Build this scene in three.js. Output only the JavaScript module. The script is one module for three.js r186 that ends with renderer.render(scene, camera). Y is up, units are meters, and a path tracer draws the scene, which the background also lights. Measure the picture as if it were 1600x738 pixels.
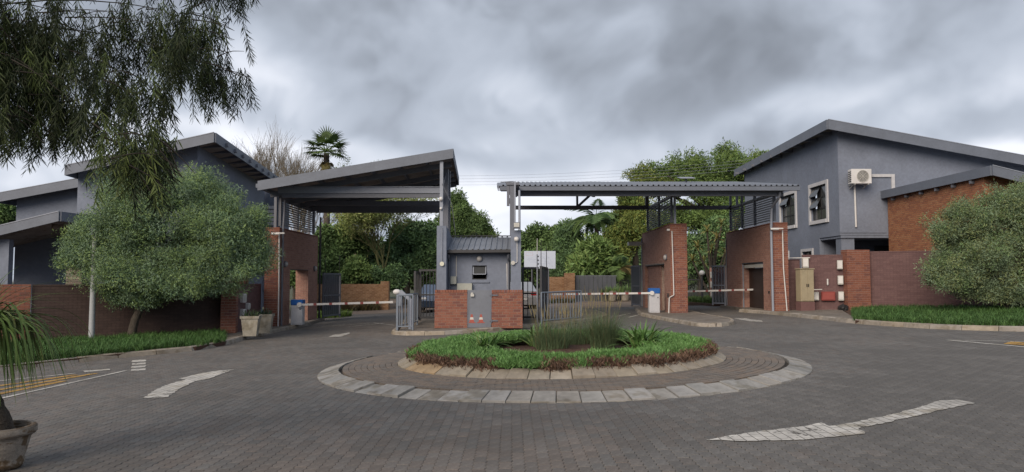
import * as THREE from 'three';
import { mergeGeometries } from 'three/addons/utils/BufferGeometryUtils.js';

// ---------------------------------------------------------------- camera, sky, sun, exposure
const W = 1024, H = 472;
const scene = new THREE.Scene();
const FOC = 1165, PCX = 800, PCY = 369, HOR = 438, EYE = 1.6, SLOPE = 0.024;
const PITCH = Math.atan((HOR - PCY) / FOC);
const camera = new THREE.PerspectiveCamera(2 * Math.atan(PCY / FOC) * 180 / Math.PI, W / H, 0.1, 1500);
camera.position.set(0, EYE, 0);
camera.rotation.x = PITCH;
scene.add(camera);
const renderer = new THREE.WebGLRenderer({ antialias: true });
renderer.setSize(W, H);
renderer.toneMapping = THREE.LinearToneMapping;
renderer.toneMappingExposure = 2.32;
renderer.shadowMap.enabled = true;

function rngOf(seed) { let a = seed >>> 0; return () => { a = (a + 0x6D2B79F5) | 0; let t = Math.imul(a ^ (a >>> 15), 1 | a); t = (t + Math.imul(t ^ (t >>> 7), 61 | t)) ^ t; return ((t ^ (t >>> 14)) >>> 0) / 4294967296; }; }
const lerp = (a, b, t) => a + (b - a) * t, clamp = (v, a, b) => Math.max(a, Math.min(b, v));
const smooth = (a, b, x) => { const t = clamp((x - a) / (b - a), 0, 1); return t * t * (3 - 2 * t); };
const hash3 = (x, y, z) => { let h = Math.imul(x, 374761393) ^ Math.imul(y, 668265263) ^ Math.imul(z, 2147483647 - 1013); h = Math.imul(h ^ (h >>> 13), 1274126177); return ((h ^ (h >>> 16)) >>> 0) / 4294967296; };
function vnoise(x, y, z = 0, per = 0) {
  const xi = Math.floor(x), yi = Math.floor(y), zi = Math.floor(z), xf = x - xi, yf = y - yi, zf = z - zi;
  const u = xf * xf * (3 - 2 * xf), v = yf * yf * (3 - 2 * yf), w = zf * zf * (3 - 2 * zf);
  const m = per ? (k) => ((k % per) + per) % per : (k) => k;
  const x0 = m(xi), x1 = m(xi + 1), y0 = m(yi), y1 = m(yi + 1);
  const a = lerp(lerp(hash3(x0, y0, zi), hash3(x1, y0, zi), u), lerp(hash3(x0, y1, zi), hash3(x1, y1, zi), u), v);
  if (zf === 0) return a;
  return lerp(a, lerp(lerp(hash3(x0, y0, zi + 1), hash3(x1, y0, zi + 1), u), lerp(hash3(x0, y1, zi + 1), hash3(x1, y1, zi + 1), u), v), w);
}
function fbm(x, y, z, oct) { let s = 0, a = 0.5, n = 0; for (let i = 0; i < oct; i++) { s += a * vnoise(x, y, z); n += a; a *= 0.5; x = x * 2.03 + 17.1; y = y * 2.03 + 5.3; z = z * 2.03 + 9.7; } return s / n; }

// overcast sky with broken cloud, computed per direction
{
  const w = 2048, h = 1024, data = new Float32Array(w * h * 4);
  const A = (px, py) => { const az = Math.atan((px - PCX) / FOC); return [az, Math.atan((HOR - py) / FOC * Math.cos(az))]; };
  // cloud masses read from the photograph: [x, y, half width, half height, tilt, brightness]
  const masses = [
    [750, 268, 175, 42, 0, 0.30], [800, 305, 120, 40, 0, 0.10], [400, 205, 170, 34, 0.1, 0.34], [150, 240, 200, 60, 0, 0.16], [430, 118, 95, 34, 0.45, 0.13], [375, 60, 60, 40, 0.6, 0.12],
    [840, 108, 80, 22, 0.25, 0.11], [790, 172, 60, 20, 0, 0.07], [1010, 232, 130, 20, 0, 0.22], [880, 340, 220, 40, 0, 0.10], [1260, 128, 230, 22, -0.16, 0.12], [1560, 108, 110, 26, -0.35, 0.13], [1585, 205, 110, 18, -0.1, 0.34],
    [850, 20, 700, 70, 0, -0.05], [1150, 70, 330, 50, -0.1, -0.06], [1080, 120, 120, 28, -0.2, -0.04], [610, 110, 150, 80, 0.2, -0.05], [700, 195, 190, 22, 0.05, -0.07], [880, 232, 110, 22, 0.1, -0.09], [1430, 165, 190, 22, -0.1, -0.08], [1500, 60, 200, 50, -0.15, -0.05],
  ].map(([x, y, sx, sy, t, b]) => { const [az, el] = A(x, y); return [az, el, sx / FOC, sy / FOC, Math.cos(t), Math.sin(t), b > 0 ? b * 1.4 : b]; });
  for (let j = 0; j < h; j++) {
    const el = ((j + 0.5) / h - 0.5) * Math.PI, cy = Math.cos(el), sy = Math.sin(el);
    for (let i = 0; i < w; i++) {
      const k = (j * w + i) * 4;
      let v, cool;
      if (el < -0.06) { data[k] = 0.10; data[k + 1] = 0.10; data[k + 2] = 0.095; data[k + 3] = 1; continue; }
      const lon = ((i + 0.5) / w - 0.5) * 2 * Math.PI;            // u = 0.5 looks along +x
      const dx = Math.cos(lon) * cy, dz = Math.sin(lon) * cy;
      const az = Math.atan2(dx, -dz);
      const qx = dx * 3.1 + 7, qy = sy * 4.6, qz = dz * 3.1 + 3;
      const wx = fbm(qx * 1.3, qy * 1.3, qz * 1.3, 3) - 0.5, wz = fbm(qx * 1.3 + 31, qy * 1.3 + 9, qz * 1.3, 3) - 0.5;
      const a = fbm(qx + wx * 1.5, qy + wz * 1.5, qz + wx, 5), b = fbm(qx * 3.4 + wx * 3, qy * 3.0 + wz * 3, qz * 3.4, 5);
      const c = fbm(qx * 9 + wz * 6, qy * 8 + wx * 6, qz * 9, 4), bill = smooth(0.42, 0.60, a * 0.66 + b * 0.26 + c * 0.08);
      v = 0.455 + (bill - 0.5) * 0.11 + (b - 0.5) * 0.21 + (c - 0.5) * 0.11;
      v += 0.08 * Math.exp(-Math.max(el, 0) / 0.10);
      for (const [maz, mel, ax, ay, c, sn, br] of masses) {
        let ddx = az - maz; if (Math.abs(ddx) > 0.6) continue;
        let ddy = el - mel; ddx += wx * 0.16 + (b - 0.5) * 0.10; ddy += wz * 0.07 + (b - 0.5) * 0.075 + (c - 0.5) * 0.03;
        const q = ((ddx * c - ddy * sn) / ax) ** 2 + ((ddx * sn + ddy * c) / ay) ** 2;
        if (q < 9) v += br * Math.exp(-q);
      }
      v = clamp(v * 0.475, 0.11, 0.44); cool = smooth(0.44, 0.2, v);
      data[k] = v * lerp(0.965, 0.895, cool); data[k + 1] = v * lerp(1.0, 0.995, cool); data[k + 2] = v * lerp(1.09, 1.17, cool); data[k + 3] = 1;
    }
  }
  const sky = new THREE.DataTexture(data, w, h, THREE.RGBAFormat, THREE.FloatType);
  sky.mapping = THREE.EquirectangularReflectionMapping; sky.magFilter = THREE.LinearFilter; sky.minFilter = THREE.LinearFilter; sky.colorSpace = THREE.LinearSRGBColorSpace; sky.needsUpdate = true;
  scene.background = sky; scene.environment = sky;
}
const sun = new THREE.DirectionalLight(0xffecd6, 1.5);
sun.position.set(-20, 25, 16); sun.target.position.set(0, 0, -22);
sun.castShadow = true; sun.shadow.radius = 80; sun.shadow.mapSize.set(2048, 2048);
Object.assign(sun.shadow.camera, { left: -45, right: 45, top: 45, bottom: -45, near: 1, far: 140 });
scene.add(sun, sun.target);

// ---------------------------------------------------------------- pixel to place
const G = (x) => SLOPE * clamp(x, -45, 45);
function ray(px, py) { const u = (px - PCX) / FOC, v = -(py - PCY) / FOC, c = Math.cos(PITCH), s = Math.sin(PITCH); return [u, v * c + s, c - v * s]; }
function at(px, py, d) { const [x, y, z] = ray(px, py); return new THREE.Vector3(x * d / z, EYE + y * d / z, -d); }
function gnd(px, py) { const [x, y, z] = ray(px, py), t = EYE / (SLOPE * x - y); return new THREE.Vector3(x * t, SLOPE * x * t, -z * t); }
const V = (x, y, z) => new THREE.Vector3(x, y, z);

// ---------------------------------------------------------------- naming and scene helpers
const taken = new Map();
function numbered(n) { const k = taken.get(n) || 0; taken.set(n, k + 1); return k ? n + '_' + String(k).padStart(3, '0') : n; }
function thing(name, label, category, pos, group, turn = 0) {
  const o = new THREE.Group(); o.name = numbered(name); o.position.copy(pos); o.rotation.y = turn;
  o.userData = { label, category }; if (group) o.userData.group = group; scene.add(o); return o;
}
function setting(name, geo, m, label) {
  const o = geo ? new THREE.Mesh(geo, m) : new THREE.Group(); o.name = numbered(name); o.userData = { kind: 'structure' }; if (label) o.userData.label = label;
  if (geo) { o.castShadow = o.receiveShadow = true; } scene.add(o); return o;
}
function meterUV(g) {
  const p = g.attributes.position, n = g.attributes.normal, uv = new Float32Array(p.count * 2);
  for (let i = 0; i < p.count; i++) {
    const ax = Math.abs(n.getX(i)), ay = Math.abs(n.getY(i)), az = Math.abs(n.getZ(i));
    if (ay >= ax && ay >= az) { uv[2 * i] = p.getX(i); uv[2 * i + 1] = p.getZ(i); } else if (ax >= az) { uv[2 * i] = p.getZ(i); uv[2 * i + 1] = p.getY(i); } else { uv[2 * i] = p.getX(i); uv[2 * i + 1] = p.getY(i); }
  }
  g.setAttribute('uv', new THREE.BufferAttribute(uv, 2)); return g;
}
// geo in world metres -> child of a thing (parent group at its base); or, under a part, a sub-part
function part(parent, name, geo, m, label) {
  if (Array.isArray(geo)) geo = geo.length > 1 ? mergeGeometries(geo.map((g) => { const q = g.index ? g.toNonIndexed() : g; for (const k of Object.keys(q.attributes)) if (!['position', 'normal', 'uv'].includes(k)) q.deleteAttribute(k); if (!q.attributes.uv) meterUV(q); return q; })) : geo[0];
  if (!geo.userData.keepUV) meterUV(geo);
  const o = new THREE.Mesh(geo, m); o.name = name; o.castShadow = o.receiveShadow = true;
  if (parent.isGroup && !parent.userData.local) { o.position.copy(parent.position).negate(); }
  if (label) o.userData.label = label;
  parent.add(o); return o;
}
function local(parent, name, geo, m) { const o = new THREE.Mesh(geo, m); o.name = name; o.castShadow = o.receiveShadow = true; parent.add(o); return o; }
function tag(o, label, category, group) { o.userData.label = label; o.userData.category = category; if (group) o.userData.group = group; return o; }

// ---------------------------------------------------------------- geometry helpers (x, y in metres, d = metres ahead of the camera)
function hexa(c) { // 8 corners: bottom 0..3, top 4..7, each ring in the same order
  const f = [[4, 5, 6, 7], [3, 2, 1, 0], [0, 1, 5, 4], [1, 2, 6, 5], [2, 3, 7, 6], [3, 0, 4, 7]], pos = [];
  const ctr = c.reduce((s, v) => s.add(v), V(0, 0, 0)).multiplyScalar(1 / 8);
  for (const q of f) {
    const n = c[q[1]].clone().sub(c[q[0]]).cross(c[q[2]].clone().sub(c[q[0]])), m = c[q[0]].clone().add(c[q[2]]).multiplyScalar(0.5).sub(ctr);
    const o = n.dot(m) >= 0 ? [0, 1, 2, 0, 2, 3] : [0, 2, 1, 0, 3, 2];
    for (const i of o) pos.push(c[q[i]].x, c[q[i]].y, c[q[i]].z);
  }
  const g = new THREE.BufferGeometry(); g.setAttribute('position', new THREE.Float32BufferAttribute(pos, 3)); g.computeVertexNormals(); return meterUV(g);
}
function slab(a, b, c, d, t) { const dn = (v) => V(v.x, v.y - t, v.z); return hexa([dn(a), dn(b), dn(c), dn(d), a, b, c, d]); }
function bx(x0, x1, y0, y1, d0, d1) { const g = new THREE.BoxGeometry(Math.abs(x1 - x0), Math.abs(y1 - y0), Math.abs(d1 - d0)); g.translate((x0 + x1) / 2, (y0 + y1) / 2, -(d0 + d1) / 2); return g; }
function chbox(w, h, d, c) { // chamfered box about its centre
  const s = new THREE.Shape(), x = w / 2, y = h / 2; s.moveTo(-x + c, -y); s.lineTo(x - c, -y); s.lineTo(x, -y + c); s.lineTo(x, y - c); s.lineTo(x - c, y); s.lineTo(-x + c, y); s.lineTo(-x, y - c); s.lineTo(-x, -y + c);
  const g = new THREE.ExtrudeGeometry(s, { depth: d - 2 * c, bevelEnabled: true, bevelThickness: c, bevelSize: c * 0.7, bevelOffset: -c * 0.7, bevelSegments: 1 }); g.translate(0, 0, -d / 2 + c); return g;
}
function beam(a, b, w, h) { // square bar between two points
  const l = a.distanceTo(b), g = new THREE.BoxGeometry(w, h, l); g.lookAt(b.clone().sub(a)); g.translate((a.x + b.x) / 2, (a.y + b.y) / 2, (a.z + b.z) / 2); return g;
}
function rod(a, b, r, r2 = r, seg = 8) { const l = a.distanceTo(b), g = new THREE.CylinderGeometry(r2, r, l, seg, 1); g.applyQuaternion(new THREE.Quaternion().setFromUnitVectors(V(0, 1, 0), b.clone().sub(a).normalize())); g.translate((a.x + b.x) / 2, (a.y + b.y) / 2, (a.z + b.z) / 2); return g; }
function pipe(pts, r, seg = 8) { return new THREE.TubeGeometry(new THREE.CatmullRomCurve3(pts, false, 'catmullrom', 0.08), Math.max(8, pts.length * 6), r, seg); }
function taper(pts, r0, r1, seg = 6, n = 8) {
  const c = new THREE.CatmullRomCurve3(pts), g = new THREE.TubeGeometry(c, n, 1, seg), p = g.attributes.position;
  for (let i = 0; i <= n; i++) { const q = c.getPointAt(i / n), r = lerp(r0, r1, i / n); for (let j = 0; j <= seg; j++) { const k = i * (seg + 1) + j; p.setXYZ(k, q.x + (p.getX(k) - q.x) * r, q.y + (p.getY(k) - q.y) * r, q.z + (p.getZ(k) - q.z) * r); } }
  return g;
}
function polySheet(pts, lift) { // flat polygon over the ground plane
  const c = pts.map((p) => new THREE.Vector2(p.x, -p.z)), tri = THREE.ShapeUtils.triangulateShape(c, []), pos = [];
  const cw = THREE.ShapeUtils.isClockWise(c);
  for (const t of tri) for (const i of cw ? [t[0], t[2], t[1]] : t) pos.push(pts[i].x, G(pts[i].x) + lift, pts[i].z);
  const g = new THREE.BufferGeometry(); g.setAttribute('position', new THREE.Float32BufferAttribute(pos, 3)); g.computeVertexNormals(); return meterUV(g);
}
function polySlab(pts, h, low = -0.05) { // raised pavement following the ground
  const top = polySheet(pts, h), n = pts.length, pos = [];
  for (let i = 0; i < n; i++) { const a = pts[i], b = pts[(i + 1) % n], y = (p, k) => G(p.x) + k; pos.push(a.x, y(a, low), a.z, b.x, y(b, low), b.z, b.x, y(b, h), b.z, a.x, y(a, low), a.z, b.x, y(b, h), b.z, a.x, y(a, h), a.z); }
  const s = new THREE.BufferGeometry(); s.setAttribute('position', new THREE.Float32BufferAttribute(pos, 3)); s.computeVertexNormals(); meterUV(s);
  return mergeGeometries([top, s]);
}

// ---------------------------------------------------------------- materials
function tex(size, rep, fn, srgb = true) {
  const data = new Uint8Array(size * size * 4);
  for (let j = 0; j < size; j++) for (let i = 0; i < size; i++) { const c = fn(i / size, j / size); const k = (j * size + i) * 4; data[k] = clamp(c[0] * 255, 0, 255); data[k + 1] = clamp(c[1] * 255, 0, 255); data[k + 2] = clamp(c[2] * 255, 0, 255); data[k + 3] = 255; }
  const t = new THREE.DataTexture(data, size, size); t.wrapS = t.wrapT = THREE.RepeatWrapping; t.magFilter = THREE.LinearFilter; t.minFilter = THREE.LinearMipmapLinearFilter; t.generateMipmaps = true; t.repeat.set(rep, rep);
  if (srgb) t.colorSpace = THREE.SRGBColorSpace; t.needsUpdate = true; return t;
}
const pf = (u, v, f, o, z) => { let s = 0, a = 0.5, n = 0; for (let i = 0; i < o; i++) { s += a * vnoise(u * f, v * f, z + i, f); n += a; a *= 0.55; f *= 2; } return s / n; };
const T = {
  plaster: tex(512, 0.2, (u, v) => { const a = pf(u, v, 4, 4, 1), b = pf(u, v, 64, 3, 7), s = pf(u * 1, v, 8, 4, 12); const c = 0.90 + (a - 0.5) * 0.12 + (b - 0.5) * 0.10 + (s - 0.5) * 0.06; return [c, c, c * 0.995]; }),
  grain: tex(256, 1.3, (u, v) => { const a = pf(u, v, 8, 5, 3), b = pf(u, v, 64, 2, 9); const c = 0.86 + (a - 0.5) * 0.34 + (b - 0.5) * 0.22; return [c, c, c]; }),
  stain: tex(512, 0.35, (u, v) => { const a = pf(u, v, 6, 5, 21), b = pf(u, v, 48, 3, 5), d = smooth(0.56, 0.72, pf(u, v, 10, 4, 33)); const c = 0.88 + (a - 0.5) * 0.30 + (b - 0.5) * 0.16 - d * 0.12; return [c, c * (1 - d * 0.02), c * (1 - d * 0.06)]; }),
  metal: tex(256, 0.6, (u, v) => { const a = pf(u, v, 4, 5, 41), b = pf(u, v, 32, 3, 45); const c = 0.92 + (a - 0.5) * 0.12 + (b - 0.5) * 0.07; return [c, c, c]; }),
  bump: tex(256, 3, (u, v) => { const c = pf(u, v, 16, 4, 51); return [c, c, c]; }, false),
};
const rgb = (r, g, b) => new THREE.Color().setRGB(r, g, b);
function mat(c, rough = 0.85, map = null, extra = {}) { return new THREE.MeshStandardMaterial({ color: c, roughness: rough, map, side: THREE.DoubleSide, ...extra }); }
const M = {
  greyWall: mat(rgb(0.215, 0.25, 0.33), 0.9, T.plaster, { bumpMap: T.bump, bumpScale: 0.002 }),
  greyTrim: mat(rgb(0.62, 0.63, 0.67), 0.8, T.plaster),
  fascia: mat(rgb(0.155, 0.18, 0.23), 0.6, T.metal),
  sheet: mat(rgb(0.26, 0.29, 0.345), 0.5, T.metal, { metalness: 0.25 }),
  steel: mat(rgb(0.15, 0.165, 0.205), 0.55, T.metal),
  steelLight: mat(rgb(0.30, 0.335, 0.41), 0.55, T.metal),
  dark: mat(rgb(0.05, 0.052, 0.06), 0.6, T.metal),
  ceiling: mat(rgb(0.36, 0.33, 0.315), 0.9, T.stain),
  black: mat(rgb(0.015, 0.015, 0.017), 0.6),
  white: mat(rgb(0.72, 0.72, 0.72), 0.5, T.metal),
  offwhite: mat(rgb(0.58, 0.58, 0.55), 0.6, T.metal),
  mortar: mat(rgb(0.46, 0.35, 0.30), 1, T.grain),
  mortarBuff: mat(rgb(0.44, 0.34, 0.25), 1, T.grain),
  maroonJoint: mat(rgb(0.145, 0.082, 0.084), 0.9, T.grain),
  brownJoint: mat(rgb(0.06, 0.039, 0.035), 0.9, T.grain),
  maroon: mat(rgb(0.19, 0.10, 0.10), 0.9, T.plaster),
  concrete: mat(rgb(0.36, 0.33, 0.285), 0.95, T.stain, { bumpMap: T.bump, bumpScale: 0.003 }),
  pavement: mat(rgb(0.22, 0.195, 0.17), 0.95, T.stain, { bumpMap: T.bump, bumpScale: 0.003 }),
  glass: new THREE.MeshStandardMaterial({ color: rgb(0.06, 0.065, 0.07), roughness: 0.08, metalness: 0.0 }),
  soil: mat(rgb(0.10, 0.052, 0.036), 1, T.stain, { bumpMap: T.bump, bumpScale: 0.02 }),
  blue: mat(rgb(0.012, 0.10, 0.36), 0.45),
  red: mat(rgb(0.45, 0.03, 0.03), 0.5),
  redBox: mat(rgb(0.26, 0.045, 0.038), 0.65, T.metal),
  beige: mat(rgb(0.40, 0.345, 0.235), 0.7, T.metal),
  barkGrey: mat(rgb(0.10, 0.085, 0.07), 0.95, T.grain, { bumpMap: T.bump, bumpScale: 0.01 }),
  barkPale: mat(rgb(0.30, 0.26, 0.20), 0.95, T.grain),
  barkGreen: mat(rgb(0.17, 0.18, 0.075), 0.9, T.grain),
};
const tones = (list, rough, map) => list.map((c) => mat(rgb(...c), rough, map));
const BR = {
  red: tones([[0.295, 0.118, 0.082], [0.32, 0.13, 0.088], [0.27, 0.107, 0.077], [0.335, 0.145, 0.10], [0.22, 0.092, 0.075], [0.30, 0.12, 0.078]], 0.92, T.grain),
  orange: tones([[0.43, 0.185, 0.095], [0.46, 0.205, 0.105], [0.39, 0.16, 0.085], [0.48, 0.23, 0.12], [0.36, 0.15, 0.085]], 0.92, T.grain),
  buff: tones([[0.36, 0.205, 0.11], [0.40, 0.235, 0.13], [0.32, 0.175, 0.095], [0.43, 0.26, 0.15]], 0.92, T.grain),
  maroon: tones([[0.168, 0.096, 0.098], [0.18, 0.103, 0.105], [0.157, 0.088, 0.09], [0.192, 0.112, 0.112]], 0.85, T.grain),
  darkBrown: tones([[0.073, 0.047, 0.042], [0.08, 0.051, 0.046], [0.068, 0.044, 0.04], [0.085, 0.055, 0.049]], 0.85, T.grain),  // darker, browner tones than the maroon bricks
  liftedBrick: tones([[0.45, 0.25, 0.20], [0.48, 0.27, 0.215], [0.41, 0.225, 0.185], [0.50, 0.29, 0.235]], 0.9, T.grain),  // pier side bricks, tones raised to offset the shade under the canopies
};

// ---------------------------------------------------------------- bricks: each is a piece; the 300 that show largest are parts, the rest one part
const unitBox = meterUV(new THREE.BoxGeometry(1, 1, 1));
function scaleOf(p) { return 1 / Math.max(1, Math.hypot(p.x, p.z)); }
class Pieces {
  constructor(parent, name, restName, geo = unitBox, max = 300) { this.parent = parent; this.name = name; this.restName = restName; this.geo = geo; this.max = max; this.list = []; }
  add(matrix, pos, size, material) { this.list.push({ matrix, material, s: size * scaleOf(pos) }); }
  done() {
    const P = this.parent, inv = new THREE.Matrix4().copy(P.isGroup ? new THREE.Matrix4().compose(P.position, P.quaternion, V(1, 1, 1)) : new THREE.Matrix4()).invert();
    this.list.sort((a, b) => b.s - a.s);
    const n = Math.min(this.max, this.list.length);
    for (let i = 0; i < n; i++) { const q = this.list[i], o = new THREE.Mesh(this.geo, q.material); o.name = this.name; o.matrixAutoUpdate = true; new THREE.Matrix4().multiplyMatrices(inv, q.matrix).decompose(o.position, o.quaternion, o.scale); o.castShadow = o.receiveShadow = true; P.add(o); }
    const rest = this.list.slice(n); if (!rest.length) return;
    const base = rest[0].material.clone(); base.color.setRGB(1, 1, 1);
    const im = new THREE.InstancedMesh(this.geo, base, rest.length), mm = new THREE.Matrix4(); im.name = this.restName; im.userData.kind = 'stuff';
    rest.forEach((q, i) => { im.setMatrixAt(i, mm.multiplyMatrices(inv, q.matrix)); im.setColorAt(i, q.material.color); });
    im.castShadow = im.receiveShadow = true; P.add(im);
  }
}
const brickRng = rngOf(77);
// o: lower left corner, u: unit vector along the wall, n: outward normal; holes in wall coordinates [u0, u1, v0, v1]
function brickFace(pool, o, u, n, width, height, mats, opt = {}) {
  const { L = 0.222, C = 0.073, J = 0.014, proud = 0.006, holes = [], slope = 0 } = opt;
  const rows = Math.round(height / (C + J)), ch = height / rows, basis = new THREE.Matrix4().makeBasis(u, V(0, 1, 0), n), q = new THREE.Quaternion().setFromRotationMatrix(basis);
  for (let r = 0; r < rows; r++) {
    const v0 = r * ch, v1 = v0 + ch - J; let segs = [[0, width]];
    for (const [h0, h1, g0, g1] of holes) if (v1 > g0 + 0.01 && v0 < g1 - 0.01) segs = segs.flatMap(([a, b]) => h1 <= a || h0 >= b ? [[a, b]] : [[a, h0], [h1, b]].filter(([s, e]) => e - s > 0.03));
    for (const [a, b] of segs) {
      let x = a - ((r % 2) ? (L + J) / 2 : 0);
      for (; x < b; x += L + J) {
        const s = Math.max(a, x), e = Math.min(b, x + L); if (e - s < 0.025) continue;
        if (opt.cut && !opt.cut((s + e) / 2, v1)) continue;
        const c = o.clone().addScaledVector(u, (s + e) / 2).addScaledVector(n, proud - 0.02 + brickRng() * 0.002); c.y += (v0 + v1) / 2;
        const mtx = new THREE.Matrix4().compose(c, q, V(e - s, v1 - v0, 0.04));
        pool.add(mtx, c, (e - s), mats[Math.floor(brickRng() * mats.length)]);
      }
    }
  }
}

// ================================================================ GROUND, ROAD, KERBS
function tiltSheet(x0, x1, d0, d1, lift, nx = 24, nd = 2) {
  const g = new THREE.PlaneGeometry(x1 - x0, d1 - d0, nx, nd); g.rotateX(-Math.PI / 2); g.translate((x0 + x1) / 2, 0, -(d0 + d1) / 2);
  const p = g.attributes.position; for (let i = 0; i < p.count; i++) p.setY(i, G(p.getX(i)) + lift); g.computeVertexNormals(); return meterUV(g);
}
const groundMat = mat(rgb(0.075, 0.085, 0.04), 1, T.stain);
setting('ground', tiltSheet(-700, 700, -60, 900, -0.06, 140, 2), groundMat, 'earth and grass ground');
const bedMat = mat(rgb(0.055, 0.047, 0.041), 1, T.stain);
const road = setting('road', null, null, 'grey brown interlocking block paved road');
part(road, 'paving_bed', tiltSheet(-40, 40, -6, 40.5, -0.0085, 20, 2), bedMat);

const ISLE = V(0.9, 0, -14.15), R_OUT = 4.42, R_IN = 3.02;
{ // zigzag interlocking pavers
  const L = 0.225, Wd = 0.1125, J = 0.0036, a = 0.017, c = 0.004, t = 0.02;
  const zs = [0, 0.25, 0.5, 0.75, 1], off = [-a / 2, a / 2, -a / 2, a / 2, -a / 2]; // repeats every half block, so staggered columns interlock
  const outline = (ins) => { const r = []; for (let i = 0; i < 5; i++) r.push([-Wd / 2 + J / 2 + ins + off[i], -L / 2 + J / 2 + ins + zs[i] * (L - J - 2 * ins)]); for (let i = 4; i >= 0; i--) r.push([Wd / 2 - J / 2 - ins + off[i], -L / 2 + J / 2 + ins + zs[i] * (L - J - 2 * ins)]); return r; };
  const o0 = outline(0), o1 = outline(c), pos = [], tri = (...p) => p.forEach((v) => pos.push(...v));
  for (let i = 0; i < 4; i++) { const A = [o1[i][0], 0, o1[i][1]], B = [o1[i + 1][0], 0, o1[i + 1][1]], C = [o1[8 - i][0], 0, o1[8 - i][1]], D = [o1[9 - i][0], 0, o1[9 - i][1]]; tri(A, B, C); tri(A, C, D); }
  for (let i = 0; i < 10; i++) { const k = (i + 1) % 10, A = [o1[i][0], 0, o1[i][1]], B = [o1[k][0], 0, o1[k][1]], C = [o0[k][0], -c, o0[k][1]], D = [o0[i][0], -c, o0[i][1]]; tri(A, C, B); tri(A, D, C); const E = [C[0], -t, C[2]], F = [D[0], -t, D[2]]; tri(D, E, C); tri(D, F, E); }
  const g = new THREE.BufferGeometry(); g.setAttribute('position', new THREE.Float32BufferAttribute(pos, 3)); g.computeVertexNormals(); meterUV(g);
  const tone = [];
  for (let i = 0; i < 24; i++) { const b = lerp(0.142, 0.215, (i % 8) / 7), w = Math.floor(i / 8) / 2; tone.push(mat(rgb(b * lerp(1.0, 1.08, w), b * lerp(0.965, 0.945, w), b * lerp(0.925, 0.85, w)), 0.86, T.grain)); }
  const pool = new Pieces(road, 'paver', 'paver_field', g), rnd = rngOf(5), tilt = new THREE.Quaternion(), e = new THREE.Euler(), z0 = Math.atan(SLOPE);
  for (let col = -160; col < 210; col++) for (let row = 0; row < 160; row++) {
    const x = (col + 0.5) * Wd, d = 4.2 + (row + ((col & 1) ? 0.5 : 0)) * L * 1.0; if (d > 40 || (d > 27 && Math.abs(x) > 12.5)) continue;
    if (Math.abs(x) > 0.69 * d + 3.2) continue;
    const rr = Math.hypot(x - ISLE.x, -d - ISLE.z); if (rr < R_OUT - 0.06) continue;
    const big = fbm(x * 0.23 + 4, d * 0.16, 0.5, 4), mid = fbm(x * 1.3, d * 0.9 + 7, 3.5, 3), track = 0.5 + 0.5 * Math.sin((rr - 5.2) * 1.9);
    const bright = clamp(0.45 + (mid - 0.5) * 0.9 + (big - 0.5) * 0.8 + (rnd() - 0.5) * 0.55 - smooth(0.3, 1, track) * 0.14 - smooth(0.60, 0.72, fbm(x * 0.8 + 30, d * 0.8, 6.5, 3)) * 0.5, 0, 0.999), warm = clamp(0.30 + (big - 0.5) * 1.6 + (x < -1.5 && d < 9 ? 0.22 : 0) - (x > 1 ? 0.12 : 0) + (rnd() - 0.5) * 0.6, 0, 0.999);
    const m = tone[Math.floor(warm * 3) * 8 + Math.floor(bright * 8)];
    tilt.setFromEuler(e.set((rnd() - 0.5) * 0.018, (rnd() - 0.5) * 0.02, z0 + (rnd() - 0.5) * 0.02));
    const p = V(x, G(x) + (rnd() - 0.5) * 0.003, -d);
    pool.add(new THREE.Matrix4().compose(p, tilt.clone(), V(1, 1, 1)), p, (Math.abs(x) < 0.68 * d && d > 6 ? 1 : 0.001));
  pool.list[pool.list.length - 1].material = m;
  }
  pool.done();
}

// kerb stones along a line of ground points; side = +1: the stone body lies to the left of the run
const kerbRng = rngOf(31);
const kerbTones = tones([[0.34, 0.31, 0.265], [0.38, 0.345, 0.30], [0.30, 0.27, 0.23], [0.36, 0.315, 0.255], [0.33, 0.305, 0.275]], 0.95, T.stain);
function kerbRun(parent, pts, len, h, w, side, batter = 0.05) {
  const c = new THREE.CatmullRomCurve3(pts, false, 'centripetal'), total = c.getLength(), n = Math.round(total / len);
  for (let i = 0; i < n; i++) {
    const gap = 0.010 / total, a = c.getPointAt(i / n + gap), b = c.getPointAt((i + 1) / n - gap), t = b.clone().sub(a).setY(0).normalize(), s = V(t.z, 0, -t.x).multiplyScalar(side);
    const y = (p) => G(p.x), jit = (kerbRng() - 0.5) * 0.012;
    const P = (p, o, k) => { const q = p.clone().addScaledVector(s, o); return V(q.x, y(q) + k, q.z); };
    const m = h * 0.78, g = mergeGeometries([hexa([P(a, 0, -0.03), P(b, 0, -0.03), P(b, w, -0.03), P(a, w, -0.03), P(a, batter * 0.7, m + jit), P(b, batter * 0.7, m + jit), P(b, w, m + jit), P(a, w, m + jit)]),
      hexa([P(a, batter * 0.7, m + jit), P(b, batter * 0.7, m + jit), P(b, w, m + jit), P(a, w, m + jit), P(a, batter + 0.02, h + jit), P(b, batter + 0.02, h + jit), P(b, w - 0.01, h + jit), P(a, w - 0.01, h + jit)])]);
    part(parent, 'kerb_stone', g, kerbTones[Math.floor(kerbRng() * 5)]);
  }
}

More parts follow.
